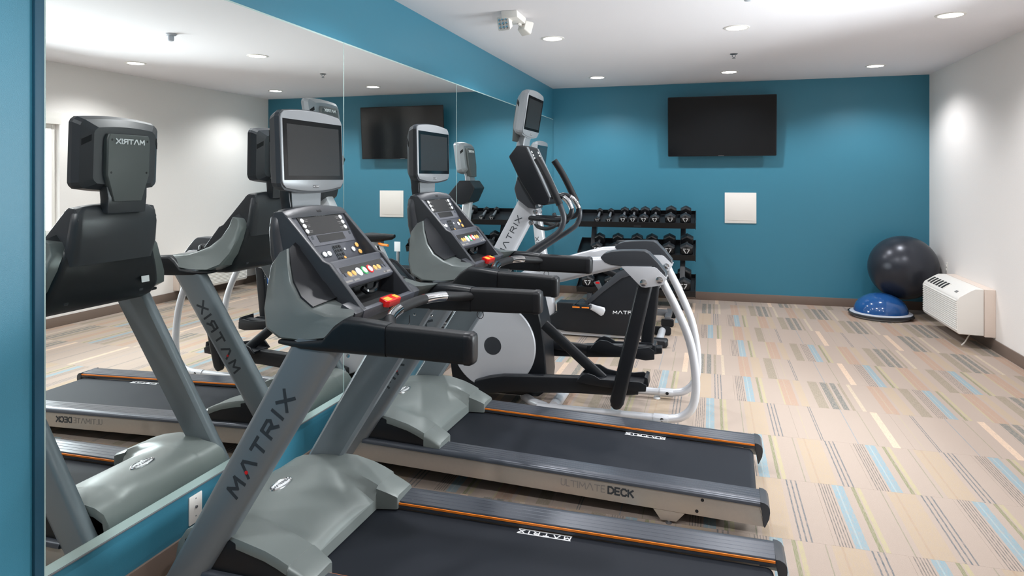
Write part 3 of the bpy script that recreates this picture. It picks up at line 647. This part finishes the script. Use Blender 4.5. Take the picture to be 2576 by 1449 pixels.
    sk = B().loft([[o_ + Vector((0, a, 0)) - kx * b + kz * h for a, b in hexy] for h in (-.012, .010)]).build('safety_key', M_RED, t, bevel=bv(.002))
    for a0, a1 in ((-.044, -.008), (.020, .042)): B().loft([[o_ + Vector((0, a, 0)) - kx * b + kz * h for a, b in ((a0, -.017), (a1, -.017), (a1 + .004, .006), (a0 + .004, .006))] for h in (.0095, .0112)]).build('yellow_print', M_YEL, sk, smooth=False)
    B().tube(crom([(-1.255, -.01, .945), (-1.23, -.03, .915), (-1.20, -.05, .885), (-1.18, -.01, .880), (-1.19, .02, .905)], 5), .0017, 6).build('key_cord', M_BLACK, sk)
    # lower shroud, neck, sensor bar
    def zr(z, x0, x1, hw, r=.03): return rrect(((x0 + x1) / 2, 0, z), (0, 1, 0), (1, 0, 0), hw, (x1 - x0) / 2, r)
    B().loft([zr(.868, -1.49, -1.34, .245), zr(.884, -1.515, -1.31, .262), zr(.918, -1.540, -1.31, .268), zr(.94, -1.548, -1.40, .266), zr(1.00, -1.562, -1.42, .245), zr(1.06, -1.570, -1.46, .222), zr(1.10, -1.570, -1.49, .205), zr(1.118, -1.560, -1.51, .19)]).build('lower_shroud', M_BLACK, t, ang=40)
    B().loft([rrect((-1.5595, .17, .955), (0, 1, 0), (.1, 0, 1), .020, .013, .002), rrect((-1.5615, .17, .955), (0, 1, 0), (.1, 0, 1), .020, .013, .002)]).build('rear_label', M_PALE, t)
    B().loft([zr(1.05, -1.585, -1.50, .200, .04), zr(1.12, -1.602, -1.54, .200, .04), zr(1.20, -1.610, -1.555, .196, .04), zr(1.245, -1.608, -1.556, .188, .04), zr(1.268, -1.596, -1.556, .158, .03), zr(1.274, -1.590, -1.562, .12, .02)]).build('rear_hood', M_CHARC, t, ang=50)
    B().loft([[(-1.5955, y, z) for y, z in ((-.083, 1.345), (.10, 1.345), (.094, 1.262), (-.074, 1.262))], [(-1.590, y, z) for y, z in ((-.083, 1.345), (.10, 1.345), (.094, 1.255), (-.074, 1.255))]]).build('neck_plate', M_BEZEL, t)
    B().loft([[(-1.596, .105, 1.345), (-1.596, -.090, 1.345), (-1.632, -.090, 1.345), (-1.632, .105, 1.345)], [(-1.596, .100, 1.30), (-1.596, -.085, 1.30), (-1.636, -.085, 1.30), (-1.636, .10, 1.30)], [(-1.59, .10, 1.245), (-1.59, -.080, 1.245), (-1.628, -.080, 1.24), (-1.628, .10, 1.24)]]).build('screen_neck', M_CHARC, t, bevel=bv(.004))
    bar = crom([(-1.075, -.325, .925), (-1.115, -.27, .932), (-1.150, -.20, .942), (-1.172, -.10, .948), (-1.176, 0, .949), (-1.172, .10, .948), (-1.150, .20, .942), (-1.115, .27, .932), (-1.075, .325, .925)], 5)
    sb = B().tube(bar, .0175, 14).build('sensor_bar', M_BLACKR, t)
    for a, b_ in ((9, 16), (25, 32)): B().tube(bar[a:b_], .0184, 14).build('sensor_plate', M_CHROME, sb)
    screen_unit(t, ((-1.5545 + .34) * S, 0.003, 1.472 * S), math.radians(2.2))
    return t
def place_tm(t, px, py, th, pitch):
    c, s_ = math.cos(th), math.sin(th)
    t.location = (px * S - .34 * S * c, py * S - .34 * S * s_, 0); t.rotation_euler = (0, pitch, th)
tm1 = treadmill(); tm1['label'] = 'treadmill nearest the camera, its belt cut off by the bottom edge'
tm2 = copy_tree(tm1); tm2['label'] = 'treadmill between the nearest treadmill and the elliptical'
place_tm(tm1, 2.0181, 2.0973, -.0129, 0.0)
place_tm(tm2, 2.0076, 3.1121, -.0256, .0226)
for c in tm2.children:
    n = c.name.split('.')[0]
    if n == 'belt':
        for g in c.children: g.location.x += .262 * S
    if n == 'front_wheel': c.location.z -= .0405
    if n == 'lift_bracket': c.location.z -= .004

# ------------------------------------------------------------------ elliptical (suspension type), symmetric about its own y = 0
def elliptical():
    ox, oy = 1.20, 4.58
    t = thing('elliptical_trainer', (ox, oy, 0), 'silver and black elliptical trainer with curved rear legs beyond the treadmills', 'elliptical')
    B = lambda: MB(off=(-ox, 0, 0))
    PH = [(.30, .12), (.27, .36), (.33, .60), (.46, .76), (.66, .83), (.83, .80), (.91, .715), (.945, .56), (.968, .40), (.982, .20), (.97, .10), (.92, .06), (.42, .06)]
    B().prism(PH, -.135, .135).build('drive_housing', M_BLACK, t, bevel=.02, seg=3)
    for s in (-1, 1):
        d = B().lathe([(.302, 0), (.302, .012), (.296, .020), (.18, .026), (.062, .026), (.061, .022)], (.606, s * .130, .392), (0, s, 0), 64).build('disc_cover', M_SILVER, t)
        B().lathe([(.062, 0), (.060, .004), (.001, .005)], (.606, s * .153, .392), (0, s, 0), 32).build('hub_cap', M_CHARC, d)
        # floor tube, joint, rear leg
        B().tube([(.95, s * .265, .045), (1.74, s * .265, .045)], .0255, 16).build('base_tube', M_SILVER, t)
        j = B().tube([(1.70, s * .265, .045), (1.79, s * .268, .045)], .030, 16).build('leg_joint', M_SILVER, t)
        B().lathe([(.011, 0), (.011, .0015)], (1.752, s * .265 - .0295, .048), (0, -1, 0), 14).build('joint_bolt', M_VOID, j)
        B().lathe([(.026, 0), (.022, .012)], (1.68, s * .265, 0), seg=16).build('foot_pad', M_PALE, t)
        B().lathe([(.026, 0), (.022, .012)], (1.00, s * .265, 0), seg=16).build('foot_pad', M_BLACKR, t)
        leg = crom([(1.745, s * .30, .93), (1.773, s * .295, .872), (1.838, s * .285, .742), (1.908, s * .275, .575), (1.943, s * .27, .42), (1.955, s * .268, .255), (1.934, s * .267, .135), (1.870, s * .266, .068), (1.785, s * .265, .046)], 5)
        B().tube(leg, .0258, 16).build('rear_leg', M_SILVER, t)
        # overhead rail
        rl = [(.62, .80, .70, .14, .04), (.80, .895, .79, .19, .042), (.95, .945, .835, .25, .045), (1.12, .995, .878, .30, .045), (1.30, 1.043, .932, .33, .045), (1.50, 1.058, .985, .335, .043), (1.70, 1.040, .965, .335, .042)]
        B().loft([rrect((x, s * yc, (a + b) / 2), (0, 1, 0), (-.25, 0, .97), hw, (a - b) / 2, .022) for x, a, b, yc, hw in rl]).build('overhead_rail', M_SILVER, t, ang=45)
        pad = [(1.382, 1.050), (1.406, 1.075), (1.45, 1.089), (1.512, 1.096), (1.60, 1.100), (1.653, 1.099), (1.680, 1.086), (1.735, 1.03), (1.782, .972), (1.786, .945), (1.77, .94), (1.719, 1.000), (1.70, 1.006), (1.512, 1.000), (1.45, 1.004), (1.41, 1.020)]
        B().prism(pad, s * .275, s * .382).build('rail_cap', M_CHARC, t, bevel=.010, seg=3)
        pl = B().prism([(1.514, 1.000), (1.715, 1.003), (1.728, .998), (1.789, .938), (1.768, .902), (1.752, .894), (1.662, .876), (1.640, .878), (1.628, .886)], s * .386, s * .394).build('pivot_plate', M_SILVER, t, bevel=.002)
        p2 = B().prism([(1.514, 1.000), (1.715, 1.003), (1.728, .998), (1.789, .938), (1.768, .902), (1.752, .894), (1.662, .876), (1.640, .878), (1.628, .886)], s * .262, s * .270).build('pivot_plate', M_SILVER, t, bevel=.002)
        B().lathe([(.021, 0), (.021, .004), (.013, .005), (.012, .010), (.004, .011)], (1.745, s * .262, .927), (0, -s, 0), 18).build('pivot_bolt', M_CHROME, p2)
        B().box((1.52, min(s * .27, s * .386), .985), (1.72, max(s * .30, s * .386), .998)).build('plate_flange', M_SILVER, t, bevel=.002)
        for x, z in ((1.649, .906), (1.745, .927)):
            B().lathe([(.021, 0), (.021, .004), (.013, .005), (.012, .010), (.004, .011)], (x, s * .394, z), (0, s, 0), 18).build('pivot_bolt', M_CHROME, pl)
        # swing arm
        top = Vector((1.660, s * .352, .905)); bot = Vector((1.482, s * .352, .150)) if s < 0 else Vector((1.60, s * .352, .330))
        ax = (bot - top).normalized(); wx = Vector((0, 1, 0)).cross(ax)
        ring = lambda p, w_: rrect(p, wx, (0, 1, 0), w_, .022, .02, 4)
        B().loft([ring(top - ax * .02, .034), ring(top, .046), ring(top.lerp(bot, .5), .046), ring(bot, .044), ring(bot + ax * .03, .032), ring(bot + ax * .04, .016)]).build('swing_arm', M_BLACK, t, ang=45)
        # pedal arm and pedal
        if s < 0: pa = [(.50, .165, .055), (.60, .20, .08), (.70, .219, .100), (.90, .232, .118), (1.22, .250, .140), (1.50, .250, .150), (1.60, .240, .165)]; dz = 0.0; px0 = 0.0
        else: pa = [(.86, .300, .235), (.95, .322, .262), (1.20, .365, .272), (1.45, .380, .290), (1.72, .385, .335)]; dz = .105; px0 = .015
        B().loft([rrect((x, s * .20, (a + b) / 2), (0, 1, 0), (0, 0, 1), .030, (a - b) / 2, .014) for x, a, b in pa]).build('pedal_arm', M_BLACK, t, ang=45)
        zz = lambda z: z + dz
        B().tube([(bot.x, s * .21, bot.z + .02), (bot.x, s * .35, bot.z + .02)], .02, 14).build('pedal_axle', M_BLACK, t)
        pd = B()
        plan = [(1.22, .125), (1.30, .115), (1.45, .112), (1.58, .118), (1.65, .145), (1.665, .20), (1.65, .265), (1.58, .295), (1.45, .300), (1.30, .296), (1.22, .285)]
        pd.loft([[(x + px0, s * y, zz(h)) for x, y in plan] for h in (.235, .252)])
        pe = pd.build('pedal', M_BLACK, t, bevel=.003)
        def wall(pts, yi, yo, nm): return B().prism([(x + px0, zz(z)) for x, z in pts], s * yi, s * yo).build(nm, M_BLACK, pe, bevel=.004)
        wall([(1.215, .242), (1.255, .290), (1.29, .312), (1.34, .310), (1.39, .285), (1.45, .275), (1.56, .275), (1.625, .285), (1.66, .262), (1.660, .205), (1.60, .195), (1.30, .225)], .105, .122, 'pedal_wall')
        wall([(1.215, .242), (1.255, .285), (1.29, .298), (1.33, .290), (1.37, .268), (1.62, .272), (1.66, .255), (1.655, .215), (1.60, .210), (1.30, .228)], .290, .306, 'pedal_wall')
        wall([(1.640, .235), (1.645, .300), (1.665, .292), (1.670, .24)], .13, .28, 'heel_stop')
        # link bar
        a, b = (Vector((.97, s * .15, .56)), Vector((1.37, s * .18, .235))) if s < 0 else (Vector((.90, s * .15, .36)), Vector((1.20, s * .18, .33)))
        B().tube([a, b], [1, 1], 12, flat=(.018, .036)).build('link_bar', M_BLACK, t)
        # moving handles
        h = crom([(.70, s * .24, .90), (.80, s * .26, .985), (.93, s * .28, 1.080), (1.06, s * .28, 1.165), (1.112, s * .28, 1.215), (1.130, s * .28, 1.285), (1.108, s * .28, 1.362), (1.06, s * .278, 1.46)], 5)
        hd = B().tube(h, .0185, 14).build('moving_handle', M_CHARC, t)
        gp = [(1.104, s * .28, 1.372), (1.06, s * .278, 1.463), (1.02, s * .272, 1.545), (.975, s * .26, 1.625), (.945, s * .25, 1.672)]
        B().tube(crom(gp, 4), .0235, 14).build('handle_grip', M_BLACKR, hd)
        # fixed handle with pulse grips
        fh = crom([(.84, s * .04, 1.268), (.95, s * .09, 1.262), (1.07, s * .12, 1.262), (1.135, s * .125, 1.285), (1.15, s * .12, 1.335), (1.115, s * .105, 1.395), (1.055, s * .09, 1.425), (.99, s * .08, 1.41)], 5)
        f_ = B().tube(fh, .0175, 14).build('fixed_handle', M_BLACK, t)
        B().tube(fh[20:28], .0190, 14).build('pulse_plate', M_CHROME, f_)
        B().lathe([(.018, 0), (.016, .010), (.006, .012)], (.885, s * .062, 1.31), (0, s, 0), 16).build('mast_bolt', M_CHROME, t)
        B().lathe([(.018, 0), (.016, .010), (.006, .012)], (.855, s * .062, 1.235), (0, s, 0), 16).build('mast_bolt', M_CHROME, t)
    # front stabilizer
    B().tube(crom([(.82, -.10, .05), (.90, -.19, .045), (1.0, -.255, .045)], 4), .030, 14).tube(crom([(.82, .10, .05), (.90, .19, .045), (1.0, .255, .045)], 4), .030, 14).tube([(.82, -.11, .05), (.82, .11, .05)], .030, 14).build('front_frame', M_SILVER, t)
    B().tube([(1.06, -.262, .05), (1.06, .262, .05)], .036, 14).build('cross_tube', M_SILVER, t)
    B().tube([(.38, -.30, .045), (.38, .30, .045)], .035, 14).build('front_stabilizer', M_SILVER, t)
    # mast
    def mr(z):
        xf, xr = .588 + (z - 1.079) * .538, .742 + (z - 1.056) * .548
        return [(xf + .03, -.058, z), (xr - .03, -.058, z), (xr - .008, -.045, z), (xr, -.02, z), (xr, .02, z), (xr - .008, .045, z), (xr - .03, .058, z), (xf + .03, .058, z), (xf + .008, .05, z), (xf, .03, z), (xf, -.03, z), (xf + .008, -.05, z)]
    ms = B().loft([mr(.62), mr(.9), mr(1.2), mr(1.45)]).build('mast', M_SILVER, t, ang=40)
    rg = Vector((.475, 0, .88)).normalized()
    for s in (-1, 1):
        up_ = Vector((-rg.z, 0, rg.x)) if s < 0 else Vector((rg.z, 0, -rg.x))
        B().text('MATRIX', Vector((.700, s * .0581, 1.142)) - up_ * .018, rg, up_, .036, .15, .50, .0008, center=True).build('mast_lettering', M_INK, ms, smooth=False)
    # console
    B().loft([[(.722, y, 1.690), (.778, y, 1.762), (.830, y, 1.765), (.848, y, 1.752), (1.012, y, 1.405), (1.005, y, 1.375), (.970, y, 1.358), (.900, y, 1.372), (.80, y, 1.53)] for y in (-.165, -.150, .150, .165)]).build('console', M_BLACK, t, bevel=.012, seg=3)
    cs = t.children[-1]
    fx, fz = Vector((.164, 0, -.347)).normalized(), Vector((.347, 0, .164)).normalized(); p0 = Vector((.8485, 0, 1.752))
    for s in (-1, 1):
        B().loft([[p0 + fx * a + fz * d + Vector((0, s * b, 0)) for a, b in ((.00, .122), (.00, .156), (.375, .156), (.375, .128), (.20, .112))] for d in (-.004, .005)]).build('console_trim', M_BEZEL, cs, bevel=.002)
    B().loft([[p0 + fx * a + fz * d + Vector((0, b, 0)) for a, b in ((.02, -.105), (.02, .105), (.13, .105), (.13, -.105))] for d in (-.002, .003)]).build('console_display', M_SCREEN, cs, smooth=False)
    B().loft([[p0 + fx * a + fz * d + Vector((0, b, 0)) for a, b in ((.14, -.105), (.14, .105), (.33, .105), (.33, -.105))] for d in (-.002, .002)]).build('control_panel', M_PANEL, cs, smooth=False)
    for a, b, m_ in [(.035, -.09, M_BTNW), (.06, -.09, M_BTNW), (.085, -.09, M_BTNW), (.035, .09, M_BTNW), (.06, .09, M_BTNW), (.085, .09, M_BTNW), (.19, -.07, M_BTNW), (.22, -.07, M_BTNW), (.20, .07, M_BTNO), (.23, .08, M_BTNO), (.23, .055, M_BTNO), (.30, -.05, M_BTNO), (.30, -.02, M_BTNW), (.30, .015, M_BTNG), (.30, .05, M_RED)]:
        B().lathe([(.009, 0), (.008, .004), (.001, .004)], p0 + fx * a + fz * .002 + Vector((0, b, 0)), fz, 12).build('button', m_, cs)
    B().loft([[(.742, y, 1.47), (.765, y, 1.55), (.81, y, 1.62), (.90, y, 1.36), (.90, y, 1.33), (.84, y, 1.34), (.76, y, 1.40)] for y in (-.10, -.085, .085, .10)]).build('console_mount', M_CHARC, t, bevel=.012, seg=3)
    B().loft([rrect((.775, 0, 1.735), (0, 1, 0), (1, 0, 0), .085, .030, .012), rrect((.785, 0, 1.80), (0, 1, 0), (1, 0, 0), .080, .026, .012), rrect((.81, 0, 1.87), (0, 1, 0), (1, 0, 0), .085, .028, .012)]).build('screen_neck', M_BEZEL, t)
    screen_unit(t, (.858 - ox, 0, 1.985), math.radians(-9), M_BEZEL)
    return t
elliptical()

# ------------------------------------------------------------------ exercise bike
def bike():
    ox, oy = 1.0, 6.55
    t = thing('exercise_bike', (ox, oy, 0), 'white and black upright exercise bike behind the elliptical', 'exercise bike')
    B = lambda: MB(off=(-ox, 0, 0))
    sh = [(.505, .178), (.600, .240), (.598, .330), (.768, .333), (.905, .338), (1.06, .49), (1.206, .630), (1.270, .655), (1.40, .645), (1.475, .575), (1.520, .50), (1.560, .361), (1.548, .237), (1.50, .13), (1.440, .056), (1.245, .040), (.686, .050), (.55, .075)]
    sd = B().prism(sh, -.085, .085).build('shroud', M_BLACK, t, bevel=.014, seg=3)
    for s in (-1, 1):
        tr = [(.885, .352), (.93, .338), (1.06, .455), (1.23, .590), (1.36, .635), (1.36, .668), (1.27, .675), (1.20, .648), (1.05, .507)]
        B().prism(tr, s * .082, s * .094).build('shroud_trim', M_CHARC, sd, bevel=.003)
        up_ = Vector((0, 0, 1)); rg = Vector((1, 0, .05)) if s < 0 else Vector((-1, 0, -.05))
        B().text('MATRIX', (1.149 if s < 0 else 1.44, s * .0852, .247), rg, up_, .030, .17, .38, .0008).build('shroud_lettering', M_PALE, sd, smooth=False)
        ck = Vector((1.056, s * .115, .268)); e = Vector((.93, s * .125, .318)) if s < 0 else Vector((1.18, s * .125, .218))
        B().tube([ck + (ck - e) * .12, ck, ck.lerp(e, .5), e, e + (e - ck) * .1], [.5, 1.0, .72, .55, .3], 14, flat=(.014, .046)).build('crank', M_SILVER, t)
        pdl = B().box((e.x - .145, min(s * .14, s * .24), e.z - .012), (e.x + .025, max(s * .14, s * .24), e.z + .020)).build('pedal', M_BLACK, t, bevel=.006)
        for a in (-.145, -.055): B().box((e.x + a, min(s * .238, s * .2415), e.z - .002), (e.x + a + .07, max(s * .238, s * .2415), e.z + .010)).build('reflector', M_ORANGE, pdl, bevel=.001)
        B().tube(crom([(e.x - .13, s * .19, e.z + .02), (e.x - .06, s * .19, e.z + .075), (e.x + .0, s * .19, e.z + .02)], 4), [1] * 9, 8, flat=(.03, .003)).build('pedal_strap', M_BLACK, pdl)
    # base
    B().prism([(.56, .012), (.52, .045), (.60, .058), (1.44, .062), (1.52, .045), (1.50, .012)], -.05, .05).build('base_beam', M_SILVER, t, bevel=.006)
    for x, nm in ((.50, 'front_stabilizer'), (1.585, 'rear_stabilizer')):
        st = B().tube([(x, -.24, .045), (x, .24, .045)], .034, 16).build(nm, M_SILVER, t)
        for s in (-1, 1): B().loft([rrect((x, s * .235, .045), (1, 0, 0), (0, 0, 1), .085, .040, .02), rrect((x, s * .275, .042), (1, 0, 0), (0, 0, 1), .080, .037, .02), rrect((x, s * .290, .04), (1, 0, 0), (0, 0, 1), .060, .025, .015)]).build('end_cap', M_BLACK, st)
    # mast
    def mr(x, z, w_=.05): return rrect((x, 0, z), (1, 0, 0), (0, 1, 0), w_, .045, .02)
    ms = B().loft([mr(.50, .10, .05), mr(.51, .25, .06), mr(.455, .60, .055), mr(.39, 1.10, .047), mr(.36, 1.33, .045)]).build('mast', M_SILVER, t, ang=45)
    B().text('MATRIX', Vector((.425, -.0455, .82)), Vector((-.13, 0, 1)), Vector((-1, 0, -.13)), .034, .16, .45, .0008, center=True).build('mast_lettering', M_INK, ms, smooth=False)
    B().loft([[(.235, y, 1.44), (.29, y, 1.515), (.40, y, 1.515), (.555, y, 1.33), (.54, y, 1.295), (.38, y, 1.27), (.30, y, 1.30)] for y in (-.16, -.14, .14, .16)]).build('console', M_BLACK, t, bevel=.012, seg=3)
    cs = t.children[-1]
    B().loft([[(.415 + a * .155 + d * .77, y, 1.500 - a * .185 + d * .64) for a, y in ((.05, -.12), (.05, .12), (.95, .12), (.95, -.12))] for d in (-.002, .003)]).build('console_display', M_SCREEN, cs, smooth=False)
    B().loft([rrect((.335, 0, 1.49), (0, 1, 0), (1, 0, 0), .085, .03, .012), rrect((.345, 0, 1.56), (0, 1, 0), (1, 0, 0), .08, .026, .012), rrect((.37, 0, 1.64), (0, 1, 0), (1, 0, 0), .085, .028, .012)]).build('screen_neck', M_BEZEL, t)
    screen_unit(t, (.425 - ox, 0, 1.745), math.radians(-7), M_BEZEL)
    hb = crom([(.60, -.21, 1.20), (.64, -.25, 1.11), (.55, -.26, 1.06), (.45, -.22, 1.07), (.39, -.10, 1.10), (.38, 0, 1.11), (.39, .10, 1.10), (.45, .22, 1.07), (.55, .26, 1.06), (.64, .25, 1.11), (.60, .21, 1.20)], 4)
    B().tube(hb, .019, 12).build('handlebar', M_BLACKR, t)
    # seat
    B().loft([rrect((1.275, 0, .60), (1, 0, 0), (0, 1, 0), .045, .032, .01), rrect((1.40, 0, .858), (1, 0, 0), (0, 1, 0), .042, .030, .01)]).build('seat_post', M_SILVER, t)
    B().loft([rrect((1.298, 0, .66), (1, 0, 0), (0, 1, 0), .013, .0335, .003), rrect((1.385, 0, .84), (1, 0, 0), (0, 1, 0), .013, .0335, .003)]).build('post_slot', M_VOID, t)
    B().tube([(1.36, -.03, .845), (1.30, -.07, .838), (1.22, -.09, .832)], [.012, .014, .013], 10).build('seat_lever', M_ORANGE, t)
    B().box((1.33, -.035, .82), (1.47, .035, .866)).build('seat_clamp', M_STEEL, t, bevel=.006)
    sad = [(1.19, .025, .905, .940), (1.22, .034, .885, .945), (1.30, .045, .872, .948), (1.38, .085, .862, .945), (1.45, .120, .862, .945), (1.51, .130, .870, .948), (1.55, .110, .885, .945), (1.565, .07, .90, .935)]
    B().loft([rrect((x, 0, (a + b) / 2), (0, 1, 0), (0, 0, 1), w_, (b - a) / 2, .03, 4) for x, w_, a, b in sad]).build('saddle', M_BLACKR, t, ang=60)
bike()

# ------------------------------------------------------------------ weight bench, dumbbell rack, dumbbells
def bench():
    t = thing('weight_bench', (1.30, 7.42, 0), 'black padded weight bench with grey frame between the bike and the dumbbell rack', 'weight bench')
    MB().loft([rrect((x, 0, .445), (0, 1, 0), (0, 0, 1), .13, .035, .02) for x in (-.12, .34)]).build('seat_pad', M_BLACKR, t, bevel=.006)
    a, b = Vector((-.15, 0, .45)), Vector((-.52, 0, .62)); d = (b - a).normalized(); n_ = Vector((0, 1, 0)).cross(d)
    MB().loft([rrect(p, (0, 1, 0), n_, .13, .033, .02) for p in (a, b)]).build('back_pad', M_BLACKR, t, bevel=.006)
    MB().box((-.42, -.03, .07), (.30, .03, .13)).build('spine', M_STEEL, t, bevel=.004)
    MB().box((.05, -.025, .12), (.11, .025, .41)).box((-.30, -.02, .12), (-.25, .02, .50)).build('post', M_STEEL, t, bevel=.004)
    for x in (-.42, .28):
        MB().box((x, -.22, .055), (x + .06, .22, .105)).build('cross_foot', M_STEEL, t, bevel=.004)
        for s in (-1, 1): MB().loft([rrect((x + .03, s * .22, .04), (1, 0, 0), (0, 0, 1), .065, .04, .02), rrect((x + .03, s * .25, .038), (1, 0, 0), (0, 0, 1), .06, .036, .02)]).build('rubber_foot', M_BLACKR, t)
    MB().prism([(-.46, .43), (-.40, .45), (-.36, .36), (-.40, .34)], -.24, -.22).build('lever_plate', M_STEEL, t, bevel=.003)
    MB().box((.165, -.205, .10), (.195, -.18, .79)).build('placard_post', M_STEEL, t, bevel=.003)
    MB().box((.142, -.212, .683), (.218, -.206, .797)).build('instruction_plate', M_PALE, t, bevel=.002)
    MB().box((-.435, -.2425, .415), (-.395, -.2405, .435)).build('red_sticker', M_RED, t, smooth=False)
bench()
TR = [(8.33, .962, 8.62, 1.092), (8.27, .588, 8.60, .735), (8.20, .172, 8.57, .320)]
t = thing('dumbbell_rack', (1.165, 8.45, 0), 'black three-tier dumbbell rack against the blue back wall', 'rack')
RX0, RX1 = -.70, .70
for yf, zf, yb, zb in TR:
    f, b = Vector((0, yf - 8.45, zf)), Vector((0, yb - 8.45, zb)); d = (b - f).normalized(); n_ = Vector((1, 0, 0)).cross(d)
    pts = [f - n_ * .03, f + n_ * .045, f + n_ * .045 + d * .006, f + n_ * .004 + d * .006, b + n_ * .004 - d * .006, b + n_ * .05 - d * .006, b + n_ * .05, b - n_ * .03 + d * 0, b - n_ * .005 - d * .01, f - n_ * .005 + d * .01]
    tr = MB().loft([[p + Vector((x, 0, 0)) for p in pts] for x in (RX0, RX1)]).build('tray', M_IRON, t, smooth=False)
    for x in (RX0, RX1): MB().loft([[p + Vector((x + e, 0, 0)) for p in (f - n_ * .04, f + n_ * .055, b + n_ * .055, b - n_ * .04)] for e in (-.004, .004)]).build('tray_end', M_IRON, tr, bevel=.002)
    MB().loft([rrect(Vector((.02, 0, 0)) + f - n_ * .008 - d * e, (1, 0, 0), n_, .045, .010, .004) for e in (.0002, .001)]).build('maker_plate', M_CHARC, tr)
for x in (-.55, .55):
    MB().loft([[(x + e, p[0], p[1]) for p in ((-.28, .0), (-.18, .0), (.27, 1.02), (.19, 1.04))] for e in (-.03, .03)]).build('upright', M_CHARC, t, bevel=.005)
    MB().box((x - .03, -.33, 0), (x + .03, .25, .05)).build('floor_foot', M_CHARC, t, bevel=.005)
def dumbbell(r, hl, gap):
    """axis along local y, front head at -y"""
    root = thing('dumbbell', (0, 0, 0), '', 'dumbbell')
    for s in (-1, 1):
        y0, y1 = s * gap / 2, s * (gap / 2 + hl)
        hx = lambda k, y: [(k * r * math.cos(math.radians(30 + 60 * i)), y, k * r * math.sin(math.radians(30 + 60 * i))) for i in range(6)]
        o = MB().loft([hx(.80, y0), hx(1, y0 + s * hl * .15), hx(1, y1 - s * hl * .2), hx(.78, y1)]).build('head', M_IRON, root, bevel=.003)
        if s < 0:
            q = MB(); a = r * .5
            for sx in (-1, 1):
                q.loft([[(sx * x, y1 - .0002 - e, z) for x, z in ((.9 * a, .55 * a), (.55 * a, .55 * a), (.05 * a, -.6 * a), (.25 * a, -.6 * a))] for e in (0, .0012)])
                q.loft([[(sx * x, y1 - .0002 - e, z) for x, z in ((.9 * a, .95 * a), (.1 * a, .95 * a), (.1 * a, .72 * a), (.9 * a, .72 * a))] for e in (0, .0012)])
            q.build('logo', M_PALE, o, smooth=False)
    MB().lathe([(.012, -gap / 2), (.015, -gap / 4), (.017, 0), (.015, gap / 4), (.012, gap / 2)], (0, 0, 0), (0, 1, 0), 14).build('handle', M_STEEL, root)
    return root
OR = ['first', 'second', 'third', 'fourth', 'fifth', 'sixth', 'seventh', 'eighth']
TIER = [('top', [(.693, .044), (.834, .044), (1.009, .058), (1.128, .058), (1.26, .064), (1.391, .064), (1.574, .072), (1.75, .072)]),
        ('middle', [(.70, .075), (.928, .077), (1.165, .079), (1.345, .079), (1.557, .083), (1.765, .085)]),
        ('bottom', [(.60, .088), (.88, .089), (1.165, .090), (1.45, .091), (1.735, .092)])]
size_cache = {}
for (nm, items), (yf, zf, yb, zb) in zip(TIER, TR):
    ang = math.atan2(zb - zf, yb - yf); ln = math.hypot(zb - zf, yb - yf)
    for i, (x, r) in enumerate(items):
        hl = r * 1.15; gap = ln - .03 - 2 * hl
        key = (round(r, 3), nm)
        if key not in size_cache: o = size_cache[key] = dumbbell(r, hl, max(.10, gap - .01))
        else: o = copy_tree(size_cache[key])
        ym, zm = (yf + yb) / 2, (zf + zb) / 2
        rr = r * math.cos(math.radians(30)) * 1.0 + .006
        o.location = (x, ym - math.sin(ang) * rr, zm + math.cos(ang) * rr + .001)
        # flat face of the hexagon down
        o.rotation_euler = (ang, 0, 0)
        k = len(items) - 1 - i
        o['label'] = ('black hex dumbbell at the right end of the %s rack tier' % nm) if k == 0 else ('black hex dumbbell, %s from the right end of the %s rack tier' % (OR[k], nm))
        o['group'] = 'dumbbells on the three-tier rack'
bpy.context.view_layer.update()
